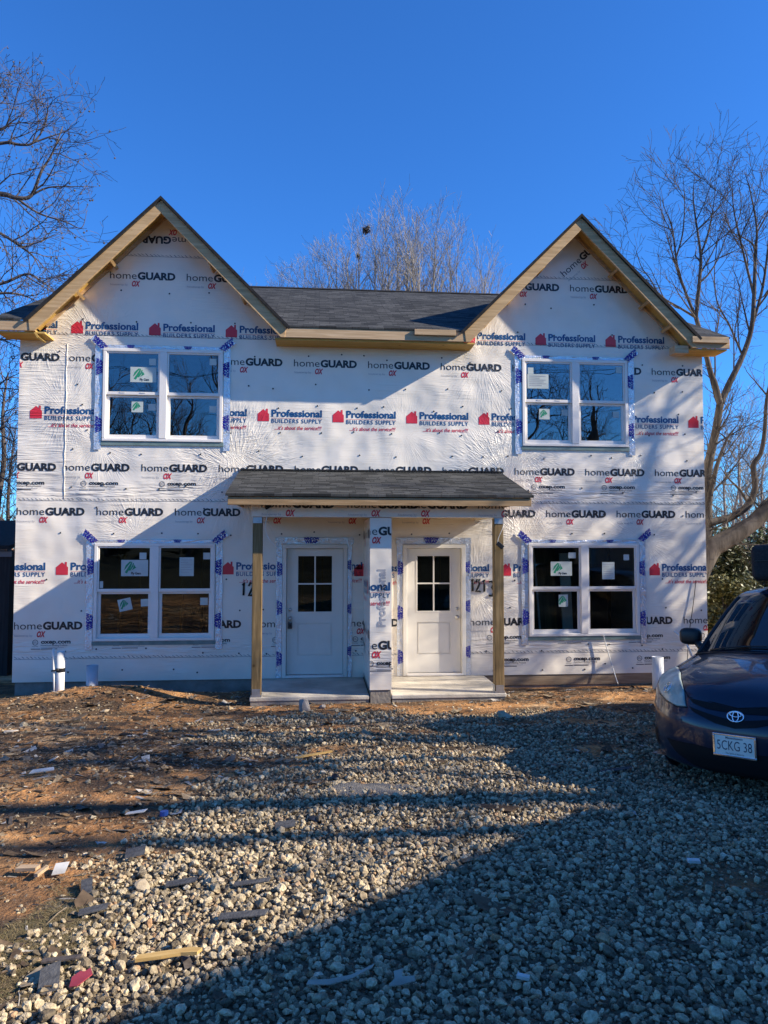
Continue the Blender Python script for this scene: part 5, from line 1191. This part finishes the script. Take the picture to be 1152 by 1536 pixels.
tree('bare_tree', [(lt0, [.26, .24, .20, .12, .04]),
  limb(Vector((-9.0, YL, 7.6)), [(-60,296),(0,291),(25,297),(47,293),(62,257),(78,231),(94,190)], .09), limb(at(47,293,YL), [(73,281),(109,280),(146,280)], .03),
  limb(at(25,297,YL), [(45,312),(63,322),(99,333),(122,342),(130,318)], .035), limb(Vector((-9.0, YL, 6.6)), [(-50,330),(0,350),(34,372),(50,385),(60,404)], .06), limb(at(34,372,YL), [(60,362),(85,350)], .02),
  limb(Vector((-9.0, YL, 5.6)), [(-60,430),(0,426),(39,411),(60,420),(80,436)], .06), limb(Vector((-9.0, YL, 5.4)), [(-60,450),(0,440),(30,442),(57,452)], .06),
  limb(Vector((-9.1, YL, 8.6)), [(-70,240),(0,215),(30,217),(50,214),(68,186),(72,150)], .06), limb(Vector((-9.1, YL, 9.2)), [(-60,210),(0,195),(16,184),(32,172)], .05), limb(at(50,214,YL), [(75,205),(100,196),(108,185)], .025),
  limb(Vector((-9.2, YL, 9.8)), [(-60,170),(-10,140),(8,115)], .04), limb(Vector((-9.0, YL, 4.6)), [(-70,520),(-20,505),(5,510),(22,500)], .05), limb(Vector((-9.0, YL, 3.8)), [(-70,580),(-20,590),(8,570),(22,575)], .05),
  limb(Vector((-9.0, YL, 3.2)), [(-70,640),(-15,650),(10,640),(20,660)], .05), limb(Vector((-9.0, YL, 2.4)), [(-60,700),(-15,705),(10,720),(18,700)], .04),
 ], SL_, MT['bark_dark'], 'bare sweetgum-like tree with dark seed balls reaching in at the left edge', None, 7, base=ltb, balls=420)
tree('bare_tree', [(P_at([(-8,830),(-4,760),(6,690),(4,620),(12,560)], 9), [.12,.10,.08,.05,.02]), (P_at([(14,830),(12,760),(16,700),(24,640)], 10), [.08,.06,.04,.01])],
     dict(SL_, len=[2.4, 1.1, .5], n=[12, 8, 6]), MT['bark_dark'], 'twiggy bare tree low behind the left wall edge', None, 8)
# upright trees behind the roof: three grown, the rest copies
SK = dict(n=[19, 8, 5], ref=[14, 3.0, 1.2], t0=[.22, .15, .15], ang=[30, 32, 34], len=[3.0, 1.3, .65], r=[.048, .016, .009], seg=[6, 4, 2], wan=[.06, .08, .10], up=[.10, .09, .07], rmin=.0062)
def upright(seed, h):
    rr = random.Random(seed); b0 = Vector((0, 0, 0)); st = []
    for k in range(5):
        dx, dy = (k-2)*.62+rr.uniform(-.2, .2), rr.uniform(-.6, .6); p = [Vector((dx*.12, dy*.12, 0)), Vector((dx*.5, dy*.5, h*.25)), Vector((dx*1.0+rr.uniform(-.3,.3), dy, h*.55)), Vector((dx*1.5, dy*1.5, h*.8)), Vector((dx*1.6, dy*1.8, h*(1.0-.035*abs(dx)**1.5)*rr.uniform(.96, 1.0)))]
        st.append((p, [.16, .13, .085, .045, .012]))
    return st
protos = [tree('upright_bare_tree', upright(40+i, 18.0), SK, MT['bark_back'], 'x', 'upright bare trees behind the roof', 50+i, base=Vector((0, 0, 0))) for i in range(3)]
spots = [(556,322,26,'tallest upright bare tree over the middle of the roof, holding a squirrel nest'),(602,326,27,'broad upright bare tree next right of the tallest one'),(641,334,25,'upright bare tree third from the right in the row over the roof'),
         (668,344,26,'upright bare tree where the row over the roof begins to fall to the right'),(704,384,28,'low bare tree near the right end of the row over the roof'),(737,405,29,'lowest bare tree touching the left slope of the right gable'),
         (514,350,25,'upright bare tree just left of the tallest one over the roof'),(481,378,27,'bare tree second from the left end of the row over the roof'),(438,398,28,'leftmost low bare tree over the roof ridge'),(352,395,30,'faint bare tree behind the right slope of the left gable'),(384,418,31,'small bare twigs low beside the left gable and ridge')]
for i, (px, py, Y, lb) in enumerate(spots):
    p = at(px, py, Y); zg = gz(p.x, Y); h = p.z-zg
    o = protos[i] if i < 3 else copy_tree(protos[i % 3])
    o.location = (p.x, Y, zg); o.rotation_euler = (0, 0, i*2.1); h -= (1.0, .6, 1.0, .8, 1.8, 1.6, 1.2, 1.2, 1.5, 2.6, 2.0)[i]; k = h/18.0; o.scale = (k*(.85 if i not in (1, 6) else 1.0), k*.85, k); o['label'] = lb
def nest(px, py, Y, r, label):
    p = at(px, py, Y); rr = random.Random(int(px)); mb = MB()
    for _ in range(150):
        v = Vector((rr.gauss(0,1), rr.gauss(0,1), rr.gauss(0,1))).normalized()*r*rr.uniform(.2, 1); a = Vector((rr.gauss(0,1), rr.gauss(0,1), rr.gauss(0,1)))*r*.35; b_ = Vector((rr.gauss(0,1), rr.gauss(0,1), rr.gauss(0,1)))*r*.35
        v.z *= 1.2; mb.add([p+v, p+v+a, p+v+b_], [(0, 1, 2)])
    tag(mb.build('leaf_nest', MT['bark_dark'], None, base=p), label, 'nest')
nest(549, 344, 25.4, .21, 'dark leafy squirrel nest high in the tallest tree over the roof'); nest(537, 384, 25.2, .12, 'smaller dark leaf nest low in the tree over the roof')
# evergreen thicket behind the car
def leafy(name, c, rx, ry, rz, n_, s, m, label, seed, cat='shrub', group=None, trunk_h=None):
    rr = random.Random(seed); g0 = gz(c[0], c[1]); e = empty(name, (c[0], c[1], g0), label, cat, group); fo = MB(); st = MB(); cl_ = []
    for _ in range(26):
        d = Vector((rr.gauss(0,1), rr.gauss(0,1), rr.gauss(0,1))).normalized()*rr.uniform(.35, .95); cl_.append((Vector((c[0]+d.x*rx, c[1]+d.y*ry, max(g0+.15, c[2]+d.z*rz))), rr.uniform(.22, .42)))
    for i in range(n_):
        q, r_ = rr.choice(cl_); d = Vector((rr.gauss(0,1), rr.gauss(0,1), rr.gauss(0,1))).normalized()*(rr.random()**.5); p = q+Vector((d.x*rx, d.y*ry, d.z*rz))*r_
        if p.z < g0+.02: continue
        a = Vector((rr.gauss(0,1), rr.gauss(0,1), rr.gauss(0,.6))).normalized()*s*rr.uniform(.6, 1.2); b_ = a.cross(Vector((rr.gauss(0,1), rr.gauss(0,1), rr.gauss(0,1)))).normalized()*s*.38
        fo.add([p-a, p+b_, p+a, p-b_], [(0, 1, 2, 3)])
    for q, r_ in cl_[::2]: st.tube([Vector((c[0], c[1], g0-.05)), Vector(((c[0]+q.x)/2+rr.uniform(-.1,.1), (c[1]+q.y)/2, (g0+q.z)/2)), q], [.035, .02, .008], 5)
    st.build('stem', MT['bark_dark'], e); fo.build('foliage', m, e); return e
def leaf_mat(name, stops):
    m, n, l, b = newmat(name); b.inputs['Roughness'].default_value = .5; g = n.new('ShaderNodeNewGeometry'); r = ramp(n, stops); l.new(g.outputs['Random Per Island'], r.inputs[0]); l.new(r.outputs[0], b.inputs['Base Color']); return m
MT['leaf'] = leaf_mat('evergreen_leaf', [(0, (.03,.045,.015)), (.5, (.07,.085,.03)), (.85, (.13,.13,.06)), (1, (.20,.18,.10))])
MT['leaf2'] = leaf_mat('yellow_green_leaf', [(0, (.05,.06,.015)), (.5, (.12,.12,.035)), (1, (.20,.18,.06))])
p = at(1098, 858, 6); leafy('evergreen_shrub', (p.x, 6, p.z-.35), 1.7, 1.0, 1.7, 13000, .075, MT['leaf'], 'dense grey green evergreen shrub between the house corner and the minivan', 3)
p = at(1095, 905, 4.5); leafy('evergreen_shrub', (p.x, 4.5, p.z-.2), 1.3, .7, .95, 8000, .065, MT['leaf2'], 'low yellowish green bush in front of the evergreen shrub beside the minivan', 4)
p = at(1145, 835, 9); leafy('evergreen_shrub', (p.x, 9, p.z-.4), 2.2, 1.0, 1.9, 9000, .09, MT['leaf'], 'darker evergreen shrub further back at the right edge', 5)
wd = MB(); rr = random.Random(77)                        # far wood closing the horizon: one mass of stems and twigs
for k in range(900):
    x = rr.uniform(-70, 90); Y = rr.uniform(48, 75); z0 = gz(x, Y); h = rr.uniform(5, 9); p0 = Vector((x, Y, z0)); dx = rr.uniform(-.6, .6)
    wd.tube([p0, p0+Vector((dx, 0, h*.5)), p0+Vector((dx*2, rr.uniform(-.5,.5), h))], [.16, .11, .03], 3, cap=False)
    for q in range(12):
        t = rr.uniform(.1, .95); a = p0+Vector((dx*2*t, 0, h*t)); wd.tube([a, a+Vector((rr.uniform(-1.4,1.4), rr.uniform(-1,1), rr.uniform(.2,1.6)))], [.05, .015], 3, cap=False)
tag(wd.build('far_wood', MT['bark_dark'], None), kind='stuff')

# ------------------------------------------------------------------ dark shed beyond the left end of the house
p = at(18, 806, 2.2); sx = p.x-.03; sh = empty('storage_shed', (sx-2, 3.6, gz(sx, 3)), 'dark storage shed with a shallow roof at the left edge beyond the house', 'shed')
MT['shed'] = mat('shed_siding', (.018, .018, .020), (.03, .03, .032), 6, .7, .2, stretch=(6,6,.4), bump=.3, bscale=8); MT['shed_trim'] = mat('shed_trim', (.16, .16, .17), None, rough=.6)
q = MB(); q.box(sx-4, sx, 2.2, 5.4, gz(sx, 2.2)-.3, p.z-.25); q.build('wall', MT['shed'], sh)
q = MB(); q.prism([(sx-4.1, 2.05, p.z-.23), (sx+.05, 2.05, p.z-.23), (sx+.05, 5.6, p.z+.35), (sx-4.1, 5.6, p.z+.35)], (0, 0, .08)); q.build('roof', MT['shingle_edge'], sh)
q = MB(); q.box(sx-4.08, sx+.04, 2.16, 2.195, p.z-.36, p.z-.26); q.build('trim_board', MT['shed_trim'], sh)

# ------------------------------------------------------------------ the street side, behind and beside the camera (seen in the glass, casts the shade)
HX, HY = 7.72, -8.17
gh = gbase(HX, -12); nb = empty('neighbour_house', (HX+5, -11.6, gh), 'one storey neighbouring house beside the driveway, outside the right edge, shading the gravel', 'house')
MT['siding'] = mat('grey_siding', (.36, .36, .35), (.44, .44, .42), 4, .7, .2, stretch=(1, 1, 7), bump=.3, bscale=6)
EZ, RZ = gh+3.05, gh+3.05+1.88
q = MB(); y0, y1 = -14.7, -8.6
q.prism([(HX+.3, y0, gh-.3), (HX+.3, y1, gh-.3), (HX+.3, y1, EZ-.1), (HX+.3, -11.6, RZ-.2), (HX+.3, y0, EZ-.1)], (10, 0, 0)); q.build('wall', MT['siding'], nb)
q = MB()
for s in (-1, 1): q.prism([(HX, -11.6, RZ), (HX, -11.6+s*3.43, EZ), (HX+10.6, -11.6+s*3.43, EZ), (HX+10.6, -11.6, RZ)], (0, 0, -.12))
q.prism([(HX+.28, -8.165, EZ), (HX+.28, -7.35, EZ-.43), (HX+10.6, -7.35, EZ-.43), (HX+10.6, -8.165, EZ)], (0, 0, -.12))  # eave extension out of view, added to block a lit strip of gravel
q.build('roof', MT['shingle_edge'], nb)
for yy in (-13.2, -10.6):
    q = MB(); q.box(HX+.255, HX+.298, yy-.5, yy+.5, gh+1.0, gh+2.3); w_ = q.build('window', MT['vinyl'], nb); q = MB(); q.box(HX+.25, HX+.254, yy-.42, yy+.42, gh+1.08, gh+2.22); q.build('pane', MT['car_glass'], w_)
ST_ = dict(n=[11, 7, 5], ref=[5, 2.2, 1.0], t0=[.25, .15, .1], ang=[45, 42, 40], len=[3.2, 1.4, .6], r=[.05, .018, .009], seg=[6, 4, 3], wan=[.12, .15, .18], up=[.06, .04, .03], rmin=.006)
def street_tree(x, y, h, seed, label, lean=0, r=.2, S=ST_):
    b0 = Vector((x, y, gz(x, y))); rr = random.Random(seed); st = [([b0, b0+Vector((lean*.1, 0, h*.25)), b0+Vector((lean*.3+.1, .1, h*.5)), b0+Vector((lean*.6, 0, h*.75)), b0+Vector((lean, .2, h))], [r, r*.85, r*.65, r*.4, .02])]
    for k in range(3):
        t = rr.uniform(.28, .5); a = rr.uniform(0, 6.28); p = b0+Vector((lean*t*.4, 0, h*t)); d = Vector((math.cos(a), math.sin(a), 0))
        st.append(([p, p+d*h*.10+Vector((0,0,h*.12)), p+d*h*.2+Vector((0,0,h*.27)), p+d*h*.26+Vector((0,0,h*.42))], [r*.5, r*.4, r*.25, .015]))
    return tree('street_tree', st, S, MT['bark_dark'], label, 'bare trees around the yard', seed, base=b0)
t1 = street_tree(-8.5, -36, 11.5, 61, 'tall bare tree across the road left of the utility pole', 0, .24)
t2 = street_tree(13.3, -2.2, 9.4, 62, 'bare tree in the side yard right of the minivan, dappling the right wall', .3, .20, dict(ST_, n=[12, 8, 5], r=[.06, .020, .009]))
t3 = street_tree(12.5, -7.0, 9.5, 63, 'bare tree standing close behind the minivan side of the drive', -.3, .18)
lz = gz(14, -7)
pn = empty('added_shade_pine', (14.3, -9.1, gz(14.3, -9.1)), 'tall slim unseen pine, added so its crown shades the bare dirt', 'tree', 'bare trees around the yard' if False else None)  # unseen tree, placed and shaped to throw shade on the left dirt
q = MB(); q.tube([(14.3, -9.1, lz-.2), (14.2, -9.1, lz+5), (14.1, -9.1, lz+10.6)], [.12, .09, .02], 8); q.build('trunk', MT['bark_dark'], pn, smooth=True)
q = MB(); rr = random.Random(88)
for k in range(60):
    a = rr.uniform(0, 6.28); h_ = rr.uniform(8.0, 10.4); L_ = (1.25-.22*abs(h_-9.0))*rr.uniform(.6, 1.1); p0 = Vector((14.12, -9.1, lz+h_)); d_ = Vector((math.cos(a), math.sin(a), .12)); q.tube([p0, p0+d_*L_], [.02, .006], 4, cap=False)
    for _ in range(26):
        c_ = p0+d_*(L_*rr.uniform(.25, 1.0)); u = Vector((rr.gauss(0,1), rr.gauss(0,1), rr.gauss(0,.7))).normalized()*rr.uniform(.10, .22); w_ = u.cross(Vector((rr.gauss(0,1), rr.gauss(0,1), rr.gauss(0,1)))).normalized()*.035; q.add([c_-u*.2, c_+w_, c_+u, c_-w_], [(0, 1, 2, 3)])
q.build('crown', MT['leaf'], pn)
tree('street_tree', [([Vector((14, -6.55, lz)), Vector((14.1, -7.85, lz+3)), Vector((14, -9.15, lz+6)), Vector((14, -10.15, lz+8.2)), Vector((14, -11.05, lz+10.2)), Vector((14, -11.95, lz+12))], [.28, .22, .17, .14, .11, .04]),
  ([Vector((14, -8.85, lz+5.2)), Vector((14.1, -10.15, lz+6.8)), Vector((14, -11.05, lz+8.6)), Vector((14, -11.85, lz+10.4))], [.12, .11, .09, .03]),
  ([Vector((14.1, -7.85, lz+3)), Vector((14.4, -7.75, lz+5.5)), Vector((14.2, -8.75, lz+8)), Vector((14, -9.55, lz+10.5))], [.11, .10, .08, .03])],
  dict(ST_, n=[5, 4, 3], r=[.05, .02, .01], rmin=.006), MT['bark_dark'], 'heavy leaning bare tree behind the neighbouring house, its trunk shadow lying across the driveway', 'bare trees around the yard', 64)
for i, (x, y, s, a, lb) in enumerate(((-3, -34, 1.25, 1.0, 'bare street tree across the road, mirrored in the left upper window'), (11, -33, 1.3, 2.2, 'bare street tree across the road, mirrored in the right upper window'), (4, -40, 1.0, 4.0, 'bare street tree set back across the road in the middle'), (-14, -38, 1.1, 5.0, 'bare street tree across the road far to the left'), (20, -40, 1.15, .5, 'bare street tree across the road far to the right'))):
    o = copy_tree(t1 if i % 2 == 0 else t3); o.location = (x, y, gz(x, y)); o.scale = (s, s, s*(1 if i % 2 == 0 else 1.15)); o.rotation_euler = (0, 0, a); o['label'] = lb
for i, (x, y, s) in enumerate(((-9, -40, 1), (-4.5, -43, 1.15), (0.5, -44, 1.0), (7, -43, 1.2), (13, -44, 1.0), (18, -42, 1.1), (-15, -43, 1.1))):
    if i == 0: ev = leafy('evergreen_shrub', (x, y, gz(x, y)+2.2), 3.0, 2.0, 2.4, 5000, .22, MT['leaf'], 'x', 9, 'shrub', 'evergreen hedge across the road'); o = ev
    else: o = copy_tree(ev)
    o.location = (x, y, gz(x, y)); o.scale = (s, s, s*.7); o['label'] = ['evergreen hedge bush across the road at far left of the bank', 'evergreen hedge bush across the road behind the bare tree', 'evergreen hedge bush across the road behind the drive', 'large evergreen hedge bush across the road right of the drive', 'evergreen hedge bush across the road by the right bare tree', 'evergreen hedge bush across the road at the far right', 'evergreen hedge bush across the road left of the others'][i]
pole = empty('utility_pole', (-1.9, -30, gz(-1.9, -30)), 'wooden utility pole across the road, mirrored in the left upper window', 'utility pole')
zb = gz(-1.9, -30); q = MB(); q.tube([(-1.9, -30, zb-.3), (-1.9, -30, zb+11.5)], [.17, .12], 12); q.build('pole_shaft', MT['bark_dark'], pole, smooth=True)
q = MB(); q.box(-3.1, -.7, -30.2, -30.13, zb+10.6, zb+10.75); q.build('crossarm', MT['bark_dark'], pole)
q = MB(); q.lathe([(.05, zb+8.9), (.22, zb+8.9), (.22, zb+9.8), (.05, zb+9.85)], (-1.6, -30.1, 0), 14); q.build('transformer', MT['galv'], pole)
for k, (dx, dz) in enumerate(((-3.05, 10.8), (-.75, 10.8), (-1.9, 8.4))):
    q = MB(); q.tube([(dx-30+3*i, -30, zb+dz+.02*((i-10)**2) % 1e9 - (0 if True else 0)) for i in range(21)], .014, 4); tag(q.build('power_line', MT['black'], None), ['left high power line on the crossarm of the pole across the road', 'right high power line on the crossarm of the pole across the road', 'lower power line below the crossarm of the pole across the road'][k], 'power line', 'power lines across the road')
# boards leaning inside the right ground floor room
def lean(x, y, w, h, t, rx, rz_, m, label):
    q = MB(); q.box(-w/2, w/2, 0, t, 0, h); o = q.build('leaning_board', m, None, bevel=.003); o.location = (x, y, .01); o.rotation_euler = (rx, 0, rz_); tag(o, label, 'board')
MT['drywall'] = mat('drywall', (.50, .47, .40), (.42, .39, .33), 3, .8, .2)
lean(4.02, .62, .42, 2.1, .02, -.14, .1, MT['lum_z'], 'wide brown board leaning inside the right ground floor window'); lean(4.30, .32, .20, 2.0, .03, -.07, .25, MT['vinyl'], 'pale narrow panel leaning inside the right ground floor window'); lean(3.86, .42, .03, 2.1, .03, -.18, .1, MT['vinyl'], 'thin white strip leaning inside the right ground floor window')
print('objects', len(bpy.data.objects), 'gravel', len(bpy.data.objects['gravel'].data.vertices), 'litter', len(bpy.data.objects['debris_litter'].data.vertices))
